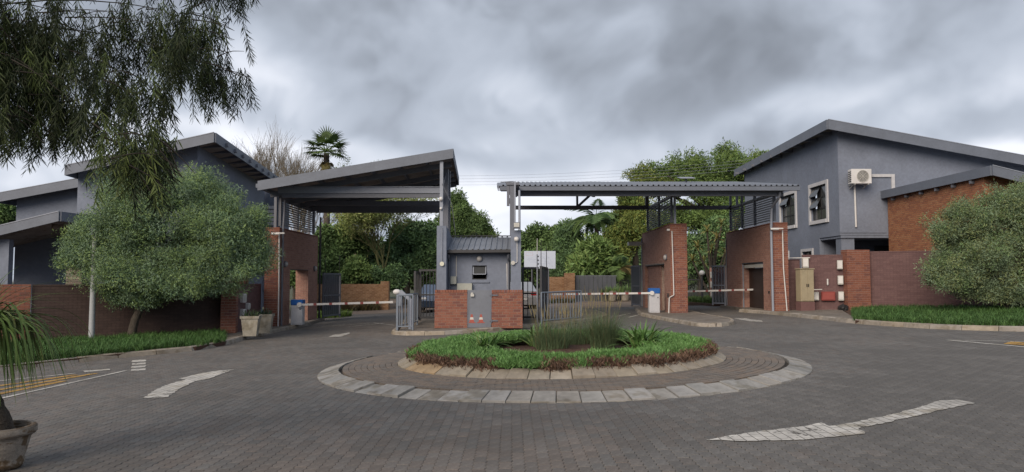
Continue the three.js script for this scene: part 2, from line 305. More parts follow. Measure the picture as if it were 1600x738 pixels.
// ---------------------------------------------------------------- the roundabout island
const isleTilt = new THREE.Group(); // only used to compute matrices
const zTilt = Math.atan(SLOPE);
{
  const isle = setting('island_pavement', null, null, 'ring of pale sloped kerb stones round a brown brick apron'); isle.position.set(ISLE.x, G(ISLE.x), ISLE.z); isle.rotation.z = zTilt; isle.userData.local = true;
  isle.quaternion.setFromEuler(isle.rotation);
  const ringStone = (N, r0, r1, hOut, hIn, hBack, gap) => { // local: stone centred on -z side; r0 outer radius, r1 inner
    const da = Math.PI / N - gap / r0, p = (r, a, y) => V(Math.sin(a) * r, y, Math.cos(a) * r);
    const c = 0.008;
    return mergeGeometries([
      hexa([p(r0, -da, -0.06), p(r0, da, -0.06), p(r1, da, -0.06), p(r1, -da, -0.06), p(r0, -da, hOut), p(r0, da, hOut), p(r1, da, hIn - c), p(r1, -da, hIn - c)]),
      hexa([p(r0, -da, hOut), p(r0, da, hOut), p(r1, da, hIn - c), p(r1, -da, hIn - c), p(r0 - c, -da + c / r0, hOut + c * 0.8), p(r0 - c, da - c / r0, hOut + c * 0.8), p(r1 + 0.002, da - c / r0, hIn), p(r1 + 0.002, -da + c / r0, hIn)]),
    ]);
  };
  const greyTones = tones([[0.345, 0.34, 0.325], [0.31, 0.31, 0.30], [0.37, 0.36, 0.34], [0.33, 0.315, 0.29], [0.36, 0.355, 0.345]], 0.9, T.stain);
  const buffTones = tones([[0.37, 0.335, 0.28], [0.40, 0.36, 0.30], [0.34, 0.30, 0.245], [0.38, 0.335, 0.265], [0.42, 0.31, 0.19]], 0.95, T.stain);
  const rnd = rngOf(12), N1 = 84, N2 = 56, shiftUV = (g, k) => { const u = g.attributes.uv; for (let i = 0; i < u.count; i++) u.setXY(i, u.getX(i) + k * 1.37, u.getY(i) + k * 0.73); return g; },
    g1 = [...Array(12).keys()].map((k) => shiftUV(ringStone(N1, R_OUT, R_OUT - 0.36, 0.012, 0.095, 0, 0.006), k)), g2 = [...Array(12).keys()].map((k) => shiftUV(ringStone(N2, R_IN, R_IN - 0.24, 0.135, 0.255, 0, 0.005), k + 20));
  part(isle, 'apron_bed', new THREE.CylinderGeometry(R_OUT - 0.05, R_OUT - 0.02, 0.10, 96).translate(0, -0.045, 0), bedMat);
  const bed2 = new THREE.CylinderGeometry(R_IN - 0.3, R_OUT - 0.37, 0.05, 96, 1).translate(0, 0.062, 0); part(isle, 'apron_bed', bed2, bedMat);
  for (let i = 0; i < N1; i++) { const o = local(isle, 'kerb_stone', g1[Math.floor(rnd() * 12)], greyTones[Math.floor(rnd() * 5)]); o.rotation.set((rnd() - 0.5) * 0.012, (i + 0.5) / N1 * Math.PI * 2, (rnd() - 0.5) * 0.01); o.position.y = (rnd() - 0.5) * 0.006; }
  // apron bricks in rings
  const pool = new Pieces(isle, 'apron_brick', 'apron_bricks', chbox(1, 1, 1, 0.03)), ap = tones([[0.20, 0.172, 0.148], [0.22, 0.187, 0.16], [0.175, 0.152, 0.134], [0.235, 0.19, 0.155], [0.19, 0.172, 0.155]], 0.92, T.grain);
  const isleM = new THREE.Matrix4().compose(isle.position, isle.quaternion, V(1, 1, 1)), m4 = new THREE.Matrix4();
  let ring = 0;
  for (let r = R_IN + 0.055; r < R_OUT - 0.40; r += 0.108, ring++) {
    const n = Math.floor(2 * Math.PI * r / 0.208), y = lerp(0.125, 0.092, (r - R_IN) / (R_OUT - 0.36 - R_IN));
    for (let i = 0; i < n; i++) { const a = (i + (ring % 2) * 0.5) / n * Math.PI * 2, len = 2 * Math.PI * r / n - 0.007;
      m4.compose(V(Math.sin(a) * r, y - 0.03 + (rnd() - 0.5) * 0.004, Math.cos(a) * r), new THREE.Quaternion().setFromEuler(new THREE.Euler((rnd() - 0.5) * 0.02, a, (rnd() - 0.5) * 0.02)), V(len, 0.06, 0.101));
      const wm = new THREE.Matrix4().multiplyMatrices(isleM, m4), p = V(0, 0, 0).setFromMatrixPosition(wm); pool.add(wm, p, Math.cos(a) > -0.2 ? 1 : 0.2, ap[Math.floor(rnd() * 5)]); }
  }
  pool.done();
  const pk = setting('planter_kerb', null, null, 'raised ring of buff concrete kerb stones round the planting'); pk.position.copy(isle.position); pk.rotation.z = zTilt; pk.userData.local = true;
  for (let i = 0; i < N2; i++) { const far = rnd(); const o = local(pk, 'kerb_stone', g2[Math.floor(rnd() * 12)], buffTones[(i >= 46 && i <= 48) ? 4 : Math.floor(far * 4)]); o.rotation.set((rnd() - 0.5) * 0.02, (i + 0.5) / N2 * Math.PI * 2, (rnd() - 0.5) * 0.014); o.position.y = (rnd() - 0.5) * 0.012; }
  const soil = new THREE.CircleGeometry(R_IN - 0.2, 64, 0, Math.PI * 2); soil.rotateX(-Math.PI / 2); soil.translate(0, 0.215, 0);
  const sp = new THREE.PlaneGeometry(5.7, 5.7, 60, 60); sp.rotateX(-Math.PI / 2); const pp = sp.attributes.position; for (let i = 0; i < pp.count; i++) { const x = pp.getX(i), z = pp.getZ(i), r = Math.hypot(x, z), k = r > 2.79 ? 2.79 / r : 1; pp.setXYZ(i, x * k, 0.21 + 0.10 * Math.max(0, 1 - (r / 2.8) ** 2) + (fbm(x * 5, z * 5, 0.5, 3) - 0.5) * 0.05, z * k); } sp.computeVertexNormals();
  part(pk, 'soil', sp, M.soil);
}

// ---------------------------------------------------------------- pavements, islands and verges
const px2g = (a) => a.map(([x, y]) => gnd(x, y));
// left verge
const leftKerb = px2g([[-190, 602], [-60, 588], [60, 574], [140, 565], [215, 557], [300, 549], [345, 541], [392, 529], [440, 518], [486, 508]]);
{
  const v = setting('pavement', null, null, 'kerb and pavement along the dark brown wall and planter pots');
  kerbRun(v, leftKerb, 0.92, 0.12, 0.16, 1);
  part(v, 'verge_bed', polySlab([...leftKerb.slice(0, 7).map((p) => p.clone().add(V(0.03, 0, -0.13))), V(-8.7, 0, -24.9), V(-20, 0, -25), V(-26, 0, -18), V(-26, 0, -13)], 0.1), M.soil);
  part(v, 'paving', polySlab([...leftKerb.slice(6).map((p) => p.clone().add(V(-0.10, 0, -0.10))), V(-8.35, 0, -33.4), V(-11, 0, -33.4), V(-11, 0, -24.6), V(-9.6, 0, -23.4)], 0.115), M.pavement);
}
// right verge
const rightKerb = px2g([[1154, 488], [1200, 491.5], [1240, 495.5], [1290, 501], [1340, 506.5], [1400, 511], [1460, 514.5], [1530, 517], [1620, 519], [1800, 523], [2000, 530]]);
{
  const v = setting('pavement', null, null, 'kerb and pavement in front of the meter boxes');
  kerbRun(v, rightKerb, 0.86, 0.13, 0.17, 1);
  part(v, 'verge_bed', polySlab([...rightKerb.slice(4).map((p) => p.clone().add(V(0, 0, -0.13))), V(34, 0, -28), V(22, 0, -28.3), V(14, 0, -30), V(12.9, 0, -29)], 0.105), M.soil);
  part(v, 'paving', polySlab([...rightKerb.slice(0, 5).map((p) => p.clone().add(V(0.06, 0, -0.10))), V(13.4, 0, -30.6), V(10.3, 0, -37), V(10.2, 0, -33)], 0.118), M.pavement);
}
// guard house island
{
  const v = setting('pavement', null, null, 'raised island under the guard house');
  const edge = px2g([[632, 499], [624, 512], [617, 524], [660, 524.5], [705, 523], [770, 518], [830, 512], [880, 507], [925, 502], [950, 496], [935, 489]]);
  kerbRun(v, edge, 0.62, 0.12, 0.15, 1);
  part(v, 'paving', polySlab([...edge.map((p) => p.clone().add(V((p.x < -3 ? 0.1 : p.x > 3 ? -0.1 : 0), 0, -0.10))), V(2.6, 0, -38), V(-3.6, 0, -38)], 0.11), M.pavement);
}
{
  const v = setting('pavement', null, null, 'rounded kerbed island under the middle brick pier');
  const edge = px2g([[992, 486], [1002, 494], [1030, 500], [1062, 506], [1090, 510.5], [1118, 511.5], [1142, 509], [1149, 505], [1140, 501], [1112, 496.5], [1080, 489]]);
  kerbRun(v, edge, 0.5, 0.12, 0.15, 1);
  part(v, 'paving', polySlab([...edge.map((p, i) => p.clone().add(V(i > 5 ? -0.1 : 0.05, 0, i < 6 ? -0.1 : 0.02))), V(7.7, 0, -38), V(6.2, 0, -38)], 0.11), M.pavement);
}

// ---------------------------------------------------------------- painted markings, worn along the paver joints
const wornAlpha = (() => {
  const t = tex(1024, 1 / 3.6, (u, v) => { // 3.6 m tile of 32 x 16 pavers
    const X = u * 32, col = Math.floor(X), Y = v * 16 + ((col & 1) ? 0.5 : 0), fx = X - col, fy = Y - Math.floor(Y);
    const joint = Math.min(Math.min(fx, 1 - fx) * 0.1125, Math.min(fy, 1 - fy) * 0.225);
    const wear = pf(u, v, 12, 5, 61) * 0.62 + pf(u, v, 90, 2, 66) * 0.38;
    const a = smooth(0.002, 0.006, joint) * smooth(0.25, 0.39, wear); return [a, a, a];
  }, false); return t;
})();
const paintWhite = mat(rgb(0.60, 0.585, 0.55), 0.8, T.stain, { alphaMap: wornAlpha, transparent: true });
const paintYellow = mat(rgb(0.50, 0.30, 0.075), 0.85, T.stain, { alphaMap: wornAlpha, transparent: true });
const ragRng = rngOf(19);
function ragged(pts) { // paint runs unevenly over the block edges
  const out = []; pts.forEach((a, i) => { const b = pts[(i + 1) % pts.length], n = Math.max(1, Math.round(a.distanceTo(b) / 0.07)), s = V(b.z - a.z, 0, a.x - b.x).normalize(); for (let k = 0; k < n; k++) out.push(a.clone().lerp(b, k / n).addScaledVector(s, k ? (ragRng() - 0.5) * 0.035 : 0)); });
  return out;
}
const marking = (px, m, label) => setting('road_marking', polySheet(ragged(px2g(px)), 0.008), m, label);
const strip = (x0, y0, x1, y1, w, m, label) => { const a = gnd(x0, y0), b = gnd(x1, y1), t = b.clone().sub(a).setY(0).normalize(), n = V(-t.z, 0, t.x).multiplyScalar(w / 2); setting('road_marking', polySheet([a.clone().add(n), b.clone().add(n), b.clone().sub(n), a.clone().sub(n)], 0.008), m, label); };
marking([[1103, 688.5], [1180, 676], [1250, 668], [1283, 662], [1296, 667], [1330, 662], [1394, 649], [1435, 638], [1469, 627], [1495, 625.5], [1524, 631], [1480, 640], [1428, 652], [1342, 671], [1352, 679], [1256, 688.5], [1160, 690.5]], paintWhite, 'long worn white turn arrow curving past the roundabout');
marking([[223, 623], [261, 621.5], [283, 607], [304, 596.5], [327, 592.5], [343, 586], [366, 578], [340, 580], [314, 584], [296, 588.5], [279, 592.5], [290, 594], [268, 600], [244, 609]], paintWhite, 'white curved arrow pointing to the left gate');
marking([[512, 527.5], [521, 524], [533, 522.6], [546, 519.8], [546, 522], [533, 526.5]], paintWhite, 'small white arrow on the left lane');
marking([[1148, 498], [1164, 498], [1176, 500], [1191, 501.4], [1192, 503.5], [1172, 502.6], [1156, 500]], paintWhite, 'small white arrow on the right lane');
strip(-60, 637, 196, 580, 0.09, paintWhite, 'white edge line of the hatched area');
strip(-60, 602, 118, 584, 0.09, paintWhite, 'white back line of the hatched area');
for (const [a, b, c, d] of [[-60, 612, 118, 586.5], [-60, 620, 150, 584], [-60, 628, 100, 596]]) strip(a, b, c, d, 0.16, paintYellow, 'yellow hatching stripe');
marking([[132, 582.5], [128, 580.5], [170, 577], [172, 579]], paintWhite, 'short white bar by the hatching');
for (let i = 0; i < 4; i++) marking([[203.5 + i * 0.7, 580.5 - i * 4.6], [227.5 + 0.1 * i, 579.2 - i * 4.6], [227.5, 576.4 - i * 4.6], [204.3 + i * 0.7, 577.6 - i * 4.6]], paintWhite, 'short white stripe of the crossing line');
strip(1480, 532, 1680, 550, 0.10, paintWhite, 'white wedge line on the right approach');
strip(1480, 532, 1680, 536.5, 0.08, paintWhite, 'thin white wedge line on the right approach');
marking([[1568, 538], [1580, 534.5], [1612, 536], [1606, 541]], paintYellow, 'yellow block between the wedge lines');
for (const [a, b, c, d] of [[502, 511, 583, 505], [583, 505, 616, 508.7], [545, 511, 600, 505.5], [862, 492, 905, 489.5], [872, 497, 930, 493.5], [965, 494.5, 985, 490], [982, 496.5, 1002, 491.5]]) strip(a, b, c, d, 0.10, paintWhite, 'thin white lane line by the gates');

// ================================================================ SMALL FITTINGS (parts)
const up = (p, k) => V(p.x, p.y + k, p.z);
function ribbed(a, b, c, d, pitch, rib, t = 0.012) { // ribbed sheet: a-b front edge, d-c back edge; ribs run front to back
  const n = Math.max(1, Math.round(a.distanceTo(b) / pitch)), prof = [];
  for (let i = 0; i < n; i++) for (const [u, h] of [[0, 0], [0.62, 0], [0.70, 1], [0.90, 1], [0.98, 0]]) prof.push([(i + u) / n, h * rib]);
  prof.push([1, 0]);
  const pos = [], P = (s, e, [u, h], k) => V(lerp(s.x, e.x, u), lerp(s.y, e.y, u) + h + k, lerp(s.z, e.z, u)), q = (A, B, C, D) => { for (const v of [A, B, C, A, C, D]) pos.push(v.x, v.y, v.z); };
  for (let i = 0; i + 1 < prof.length; i++) { const A = P(a, b, prof[i], 0), B = P(a, b, prof[i + 1], 0), C = P(d, c, prof[i + 1], 0), D = P(d, c, prof[i], 0), w = (v) => V(v.x, v.y - t, v.z); q(A, B, C, D); q(w(A), w(D), w(C), w(B)); q(w(A), w(B), B, A); q(w(C), w(D), D, C); }
  const g = new THREE.BufferGeometry(); g.setAttribute('position', new THREE.Float32BufferAttribute(pos, 3)); g.computeVertexNormals(); return meterUV(g);
}
function bulkhead(parent, p, n, r = 0.13) { // round wall lamp
  const q = new THREE.Quaternion().setFromUnitVectors(V(0, 1, 0), n);
  const base = new THREE.CylinderGeometry(r, r * 1.02, 0.05, 20); base.translate(0, 0.025, 0); base.applyQuaternion(q); base.translate(p.x, p.y, p.z);
  const o = part(parent, 'wall_lamp', base, M.steel);
  const dome = new THREE.SphereGeometry(r * 0.86, 18, 8, 0, Math.PI * 2, 0, Math.PI / 2); dome.scale(1, 0.7, 1); dome.translate(0, 0.05, 0); dome.applyQuaternion(q); dome.translate(p.x, p.y, p.z); part(o, 'lens', dome, mat(rgb(0.42, 0.42, 0.42), 0.35));
}
function sensor(parent, p, dir) { // white cctv camera on a T bracket
  const o = part(parent, 'camera', rod(p, p.clone().addScaledVector(dir, 0.32), 0.045, 0.05, 12), M.white);
  part(o, 'bracket', beam(p.clone().addScaledVector(dir, 0.10).add(V(0, 0.02, 0)), p.clone().addScaledVector(dir, 0.50).add(V(0, 0.02, 0)), 0.05, 0.05), M.white);
  part(o, 'lens', rod(p.clone().addScaledVector(dir, -0.01), p, 0.034, 0.034, 12), M.black);
}
const conduit = (parent, pts, r = 0.022, m = M.white) => part(parent, 'conduit', pipe(pts, r), m);

// ================================================================ GUARD HOUSE
{
  const b = at(750, 455, 26); const base = V(b.x, G(b.x) + 0.11, -26);
  const t = thing('guard_house', 'small grey plastered guard house with ribbed metal roof between the two gate lanes', 'guard house', base);
  const x0 = -2.22, x1 = -0.06, gy = base.y, D = 26.0;
  const win = { x0: at(738, 420, D).x, x1: at(760.5, 420, D).x, y0: at(750, 437, D).y, y1: at(750, 415, D).y };
  // front wall with a window opening, side and back walls
  part(t, 'wall', [bx(x0, win.x0, gy, 2.6, D, D + 0.22), bx(win.x1, x1, gy, 2.6, D, D + 0.22), bx(win.x0, win.x1, gy, win.y0, D, D + 0.22), bx(win.x0, win.x1, win.y1, 2.6, D, D + 0.22)], M.greyWall);
  part(t, 'wall', bx(x0, x0 + 0.2, gy, 2.6, D + 0.222, D + 2.4), M.greyWall); part(t, 'wall', bx(x1 - 0.2, x1, gy, 2.6, D + 0.222, D + 2.4), M.greyWall); part(t, 'wall', bx(x0 + 0.201, x1 - 0.201, gy, 3.0, D + 2.2, D + 2.4), M.greyWall);
  const w = part(t, 'window', [bx(win.x0, win.x0 + 0.035, win.y0, win.y1, D + 0.06, D + 0.11), bx(win.x1 - 0.035, win.x1, win.y0, win.y1, D + 0.06, D + 0.11), bx(win.x0 + 0.036, win.x1 - 0.036, win.y0, win.y0 + 0.035, D + 0.06, D + 0.11), bx(win.x0 + 0.036, win.x1 - 0.036, win.y1 - 0.035, win.y1, D + 0.06, D + 0.11)], M.black);
  const ym = lerp(win.y0, win.y1, 0.42); // awning sash pushed out
  part(w, 'pane', slab(V(win.x0 + 0.04, ym - 0.02, -(D - 0.10)), V(win.x1 - 0.04, ym - 0.02, -(D - 0.10)), V(win.x1 - 0.04, win.y1 - 0.05, -(D + 0.07)), V(win.x0 + 0.04, win.y1 - 0.05, -(D + 0.07)), 0.01), M.glass);
  for (const [A, B] of [[0, 1], [0, 0], [1, 1]]) { const xa = A ? win.x1 - 0.035 : win.x0 + 0.035, xb = B ? win.x1 - 0.035 : win.x0 + 0.035; part(w, 'sash', xa !== xb ? beam(V(xa, ym - 0.02, -(D - 0.105)), V(xb, ym - 0.02, -(D - 0.105)), 0.03, 0.03) : beam(V(xa, ym - 0.02, -(D - 0.105)), V(xa, win.y1 - 0.05, -(D + 0.065)), 0.03, 0.03), M.steelLight); }
  part(t, 'sill', bx(win.x0 - 0.05, win.x1 + 0.09, win.y0 - 0.11, win.y0 - 0.07, D - 0.04, D - 0.001), M.greyWall);
  const fl = at(695.5, 392, 25.72), fr = at(802.5, 391, 25.72), bl = V(fl.x, 3.22, -28.5), br = V(fr.x, 3.22, -28.5);
  const roof = part(t, 'roof', [slab(V(x0 - 0.02, fl.y - 0.03, fl.z), V(x1 + 0.02, fr.y - 0.03, fr.z), V(x1 + 0.02, br.y - 0.03, br.z), V(x0 - 0.02, bl.y - 0.03, bl.z), 0.08)], M.dark);
  for (let i = 0; i < 3; i++) { const a = fl.clone().lerp(fr, i / 3), q = fl.clone().lerp(fr, (i + 1) / 3), c = bl.clone().lerp(br, (i + 1) / 3), d = bl.clone().lerp(br, i / 3); if (i) { a.x += 0.004; d.x += 0.004; } const k = i === 1 ? 0.003 : 0; part(roof, 'roof_sheet', ribbed(up(a, 0.02 + k), up(q, 0.02 + k), up(c, 0.02 + k), up(d, 0.02 + k), 0.19, 0.036), M.sheet); }
  part(roof, 'ridge_cap', beam(up(bl, 0.07), up(br, 0.07), 0.22, 0.03), M.dark);
  part(t, 'gutter', [beam(up(fl, -0.07).add(V(-0.05, 0, 0.06)), up(fr, -0.07).add(V(0.05, 0, 0.06)), 0.12, 0.02), beam(up(fl, -0.03).add(V(-0.05, 0, 0.12)), up(fr, -0.03).add(V(0.05, 0, 0.12)), 0.012, 0.10), beam(up(fl, -0.03).add(V(-0.05, 0, 0.0)), up(fr, -0.03).add(V(0.05, 0, 0.0)), 0.012, 0.10)], M.dark);
  for (const px of [701.5, 794.5]) { const p = at(px, 400, 25.9); part(t, 'downpipe', pipe([V(p.x, 2.48, -25.66), V(p.x, 2.38, -25.72), V(p.x, 2.25, -25.93), V(p.x, gy, -25.93)], 0.042), M.steel); }
  bulkhead(t, at(749, 404.5, D).add(V(0, 0, 0.001)), V(0, 0, 1), 0.105);
  conduit(t, [at(713, 400, D - 0.02), at(713, 433, D - 0.02)], 0.016, M.offwhite); conduit(t, [at(792, 412, D - 0.02), at(793, 452, D - 0.02)], 0.018);
  const mb = (x, y, x2, y2, name, k = 0.12) => { const a = at(x, y2, D), c = at(x2, y, D); const g = chbox(c.x - a.x, c.y - a.y, k, 0.012); g.translate((a.x + c.x) / 2, (a.y + c.y) / 2, -D + k / 2); part(t, name, g, mat(rgb(0.42, 0.44, 0.40), 0.7, T.metal)); };
  mb(704, 432, 713.5, 444.5, 'meter_box'); mb(714.5, 443, 738, 457, 'meter_box', 0.16);
}
// masonry fins that carry the canopies
function fin(pxa, pxb, pyTop, d0, d1, drop, label, group) {
  const a = at(pxa, pyTop, d0), b = at(pxb, pyTop, d0), x0 = a.x, x1 = b.x, yb = G(x0) + 0.11, y = a.y;
  const t = thing('column', label, 'column', V((x0 + x1) / 2, yb, -d0));
  part(t, 'shaft', hexa([V(x0, yb, -d0), V(x1, yb, -d0), V(x1, yb, -d1), V(x0, yb, -d1), V(x0, y, -d0), V(x1, y, -d0), V(x1, y - drop, -d1), V(x0, y - drop, -d1)]), M.greyWall);
  return t;
}
{
  const f = fin(682.5, 697.5, 353, 25.3, 27.9, 0.30, 'grey plastered column carrying the tilted canopy beside the guard house', null);
  part(f, 'sensor_box', new THREE.CylinderGeometry(0.075, 0.075, 0.06, 14).rotateX(Math.PI / 2).translate(...at(690.5, 412.5, 25.26).toArray()), mat(rgb(0.6, 0.6, 0.5), 0.5));
  conduit(f, [at(691, 356, 25.27), at(690.6, 410, 25.27)], 0.012, M.steelLight);
  const g = fin(798, 814, 360, 25.3, 27.9, 0.25, 'grey plastered column carrying the flat canopy beside the guard house', null);
  part(g, 'flood_lamp', bx(at(802, 350, 25.2).x, at(812.5, 350, 25.2).x, at(805, 357.5, 25.2).y, at(805, 348, 25.2).y, 25.05, 25.25), M.steel);
  part(g, 'lamp_glass', bx(at(803, 350, 25.2).x, at(811.5, 350, 25.2).x, at(805, 355.5, 25.2).y, at(805, 349, 25.2).y, 25.03, 25.048), M.offwhite);
  part(g, 'camera', new THREE.SphereGeometry(0.085, 16, 10).translate(...at(807, 374, 25.2).toArray()), M.white); part(g, 'camera_base', rod(at(807, 372.5, 25.2), at(807, 371, 25.2), 0.08), M.white);
  conduit(g, [at(808, 375, 25.27), at(808, 410, 25.27), at(802, 411, 25.27)], 0.014);
  part(g, 'sensor_box', new THREE.CylinderGeometry(0.07, 0.07, 0.06, 14).rotateX(Math.PI / 2).translate(...at(801.5, 411, 25.26).toArray()), M.offwhite);
}
// brick bin enclosure with a steel door
{
  const D = 24.0, xs = [679, 730, 768, 816.5].map((p) => at(p, 470, D).x), y0 = G(-1) + 0.09, y1 = at(700, 453, D).y;
  const t = thing('brick_enclosure', 'low red brick enclosure in front of the guard house with a grey steel door', 'enclosure', V((xs[0] + xs[3]) / 2, y0, -D));
  const T0 = 0.22;
  part(t, 'wall', bx(xs[0] + 0.01, xs[1] - 0.01, y0, y1 - 0.085, D + 0.012, D + T0), M.mortar); part(t, 'wall', bx(xs[2] + 0.01, xs[3] - 0.01, y0, y1 - 0.085, D + 0.012, D + T0), M.mortar);
  part(t, 'wall', bx(xs[0] + 0.012, xs[0] + T0, y0, y1 - 0.085, D + T0 + 0.001, D + 1.3), M.mortar); part(t, 'wall', bx(xs[3] - T0, xs[3] - 0.012, y0, y1 - 0.085, D + T0 + 0.001, D + 1.3), M.mortar);
  const pool = new Pieces(t, 'brick', 'brick_courses');
  for (const [a, b] of [[xs[0], xs[1]], [xs[2], xs[3]]]) brickFace(pool, V(a, y0, -D - 0.012), V(1, 0, 0), V(0, 0, 1), b - a, y1 - 0.10 - y0, BR.red, { proud: 0.012 });
  brickFace(pool, V(xs[0] + 0.012, y0, -D - 1.3), V(0, 0, 1), V(-1, 0, 0), 1.28, y1 - 0.10 - y0, BR.red, { proud: 0.012 });
  brickFace(pool, V(xs[3] - 0.012, y0, -D - 0.02), V(0, 0, -1), V(1, 0, 0), 1.28, y1 - 0.10 - y0, BR.red, { proud: 0.012 });
  // soldier capping course
  for (const [a, b] of [[xs[0], xs[1]], [xs[2], xs[3]]]) { const n = Math.round((b - a) / 0.085); for (let i = 0; i < n; i++) { const x = a + (i + 0.5) * (b - a) / n, c = V(x, y1 - 0.052 + (brickRng() - 0.5) * 0.006, -D - 0.105); pool.add(new THREE.Matrix4().compose(c, new THREE.Quaternion(), V((b - a) / n - 0.01, 0.09, 0.235)), c, 0.2, BR.red[Math.floor(brickRng() * 6)]); } }
  pool.done();
  const door = part(t, 'door', bx(xs[1] + 0.012, xs[2] - 0.02, y0 + 0.02, y1 - 0.01, D + 0.0, D + 0.04), mat(rgb(0.175, 0.195, 0.235), 0.5, T.metal));
  part(door, 'door_frame', [bx(xs[1] + 0.012, xs[1] + 0.05, y0 + 0.02, y1 - 0.01, D - 0.014, D - 0.001), bx(xs[2] - 0.16, xs[2] - 0.02, y0 + 0.02, y1 - 0.01, D - 0.006, D - 0.001)], mat(rgb(0.17, 0.19, 0.23), 0.5, T.metal));
  part(door, 'padlock', [bx(at(738, 460, D).x - 0.05, at(738, 460, D).x + 0.06, at(738, 463.5, D).y, at(738, 459.5, D).y, D - 0.08, D - 0.016), rod(at(738, 459.5, D - 0.05), at(738, 457.5, D - 0.05), 0.045, 0.045, 10)], M.offwhite);
  for (const py of [461.5, 501.5]) part(door, 'hinge', [bx(xs[2] - 0.06, xs[2] + 0.20, at(770, py, D).y - 0.02, at(770, py, D).y + 0.02, D - 0.03, D - 0.008), rod(V(xs[2], at(770, py, D).y - 0.05, -D + 0.025), V(xs[2], at(770, py, D).y + 0.05, -D + 0.025), 0.022)], M.steel);
  // two traffic cones printed on the door
  for (const px of [737, 751.5]) { const b = at(px, 505, D), h = at(px, 491, D).y - b.y, cone = (k0, k1) => { const w = (k) => lerp(0.085, 0.025, k); const s = new THREE.Shape(); s.moveTo(-w(k0), h * k0); s.lineTo(w(k0), h * k0); s.lineTo(w(k1), h * k1); s.lineTo(-w(k1), h * k1); const g = new THREE.ShapeGeometry(s); g.translate(b.x, b.y, -D + 0.004); return g; };
    const st = part(door, 'cone_sticker', [cone(0.10, 0.38), cone(0.64, 0.97), bx(b.x - 0.12, b.x + 0.12, b.y, b.y + h * 0.09, D - 0.0045, D - 0.003)], mat(rgb(0.33, 0.075, 0.055), 0.6)); part(st, 'sticker_band', cone(0.38, 0.64), M.offwhite); }
}

// ================================================================ BRICK GATE PIERS with louvres
// side: +1 when the lane-side face looks towards +x, -1 towards -x
function gatePier(o) {
  const { x0, x1, d0, d1, top, side, label, hole, recess } = o, yb = G((x0 + x1) / 2) + 0.10;
  const t = thing('gate_pier', label, 'gate pier', V((x0 + x1) / 2, yb, -d0));
  const xf = side > 0 ? x1 : x0, e = 0.012, i = 0.006;
  const cores = [];
  const [h0, h1, hy] = hole; // opening along the depth, head height
  cores.push(bx(x0 + e, x1 - e, yb, top - e, d0 + e, h0 - e), bx(x0 + e, x1 - e, yb, top - e, h1 + e, d1 - e), bx(x0 + e, x1 - e, hy + e, top - e, h0 - e + 0.0005, h1 + e - 0.0005));
  part(t, 'wall', cores, M.mortar);
  const pool = new Pieces(t, 'brick', 'brick_courses');
  brickFace(pool, V(x0, yb, -d0 - e), V(1, 0, 0), V(0, 0, 1), x1 - x0, top - yb, BR.red, { proud: e });
  const W = d1 - d0, sideOpt = { proud: e, holes: [[side > 0 ? h0 - d0 : d1 - h1, side > 0 ? h1 - d0 : d1 - h0, 0, hy - yb]] };
  if (side > 0) brickFace(pool, V(x1 - e, yb, -d0 - e), V(0, 0, -1), V(1, 0, 0), W - e, top - yb, BR.liftedBrick, sideOpt);
  else brickFace(pool, V(x0 + e, yb, -d1), V(0, 0, 1), V(-1, 0, 0), W - e, top - yb, BR.liftedBrick, sideOpt);
  // reveals of the opening
  brickFace(pool, V(x0, yb, -h1 - e), V(1, 0, 0), V(0, 0, 1), x1 - x0, hy - yb, BR.liftedBrick, { proud: e });
  // outer face
  if (side > 0) brickFace(pool, V(x0 + e, yb, -d1), V(0, 0, 1), V(-1, 0, 0), W - e, top - yb, BR.red, { proud: e, holes: [[d1 - h1, d1 - h0, 0, hy - yb]] });
  else brickFace(pool, V(x1 - e, yb, -d0 - e), V(0, 0, -1), V(1, 0, 0), W - e, top - yb, BR.red, { proud: e, holes: [[h0 - d0, h1 - d0, 0, hy - yb]] });
  // header course on top
  const n = Math.round(W / 0.084); for (let k = 0; k < n; k++) { const c = V((x0 + x1) / 2, top + 0.026, -(d0 + (k + 0.5) * W / n)); pool.add(new THREE.Matrix4().compose(c, new THREE.Quaternion(), V(x1 - x0, 0.05, W / n - 0.009)), c, 0.1, BR.red[Math.floor(brickRng() * 6)]); }
  pool.done();
  part(t, 'lintel', bx(x0 + 0.005, x1 - 0.005, hy - 0.03, hy + e, h0 + 0.002, h1 - 0.002), M.dark);
  return t;
}
function louvre(x, y0, y1, d0, d1, posts, slats, label, roofY) {
  const t = thing('louvre_screen', label, 'louvre screen', V(x, y0, -d0));
  for (const d of posts) part(t, 'post', bx(x - 0.05, x + 0.05, y0, roofY ? roofY(d) : y1 + 0.25, d - 0.05, d + 0.05), M.steel);
  part(t, 'rail', bx(x - 0.04, x + 0.04, y1, y1 + 0.09, d0 + 0.051, d1 - 0.051), M.steel);
  for (let k = 0; k + 1 < posts.length; k++) for (let i = 0; i < slats; i++) { const y = lerp(y0 + 0.05, y1 - 0.06, i / (slats - 1)), a = posts[k] + 0.051, b = posts[k + 1] - 0.051; part(t, 'slat', bx(x - 0.008, x + 0.008, y, y + 0.052, a, b), M.steel); }
  return t;
}
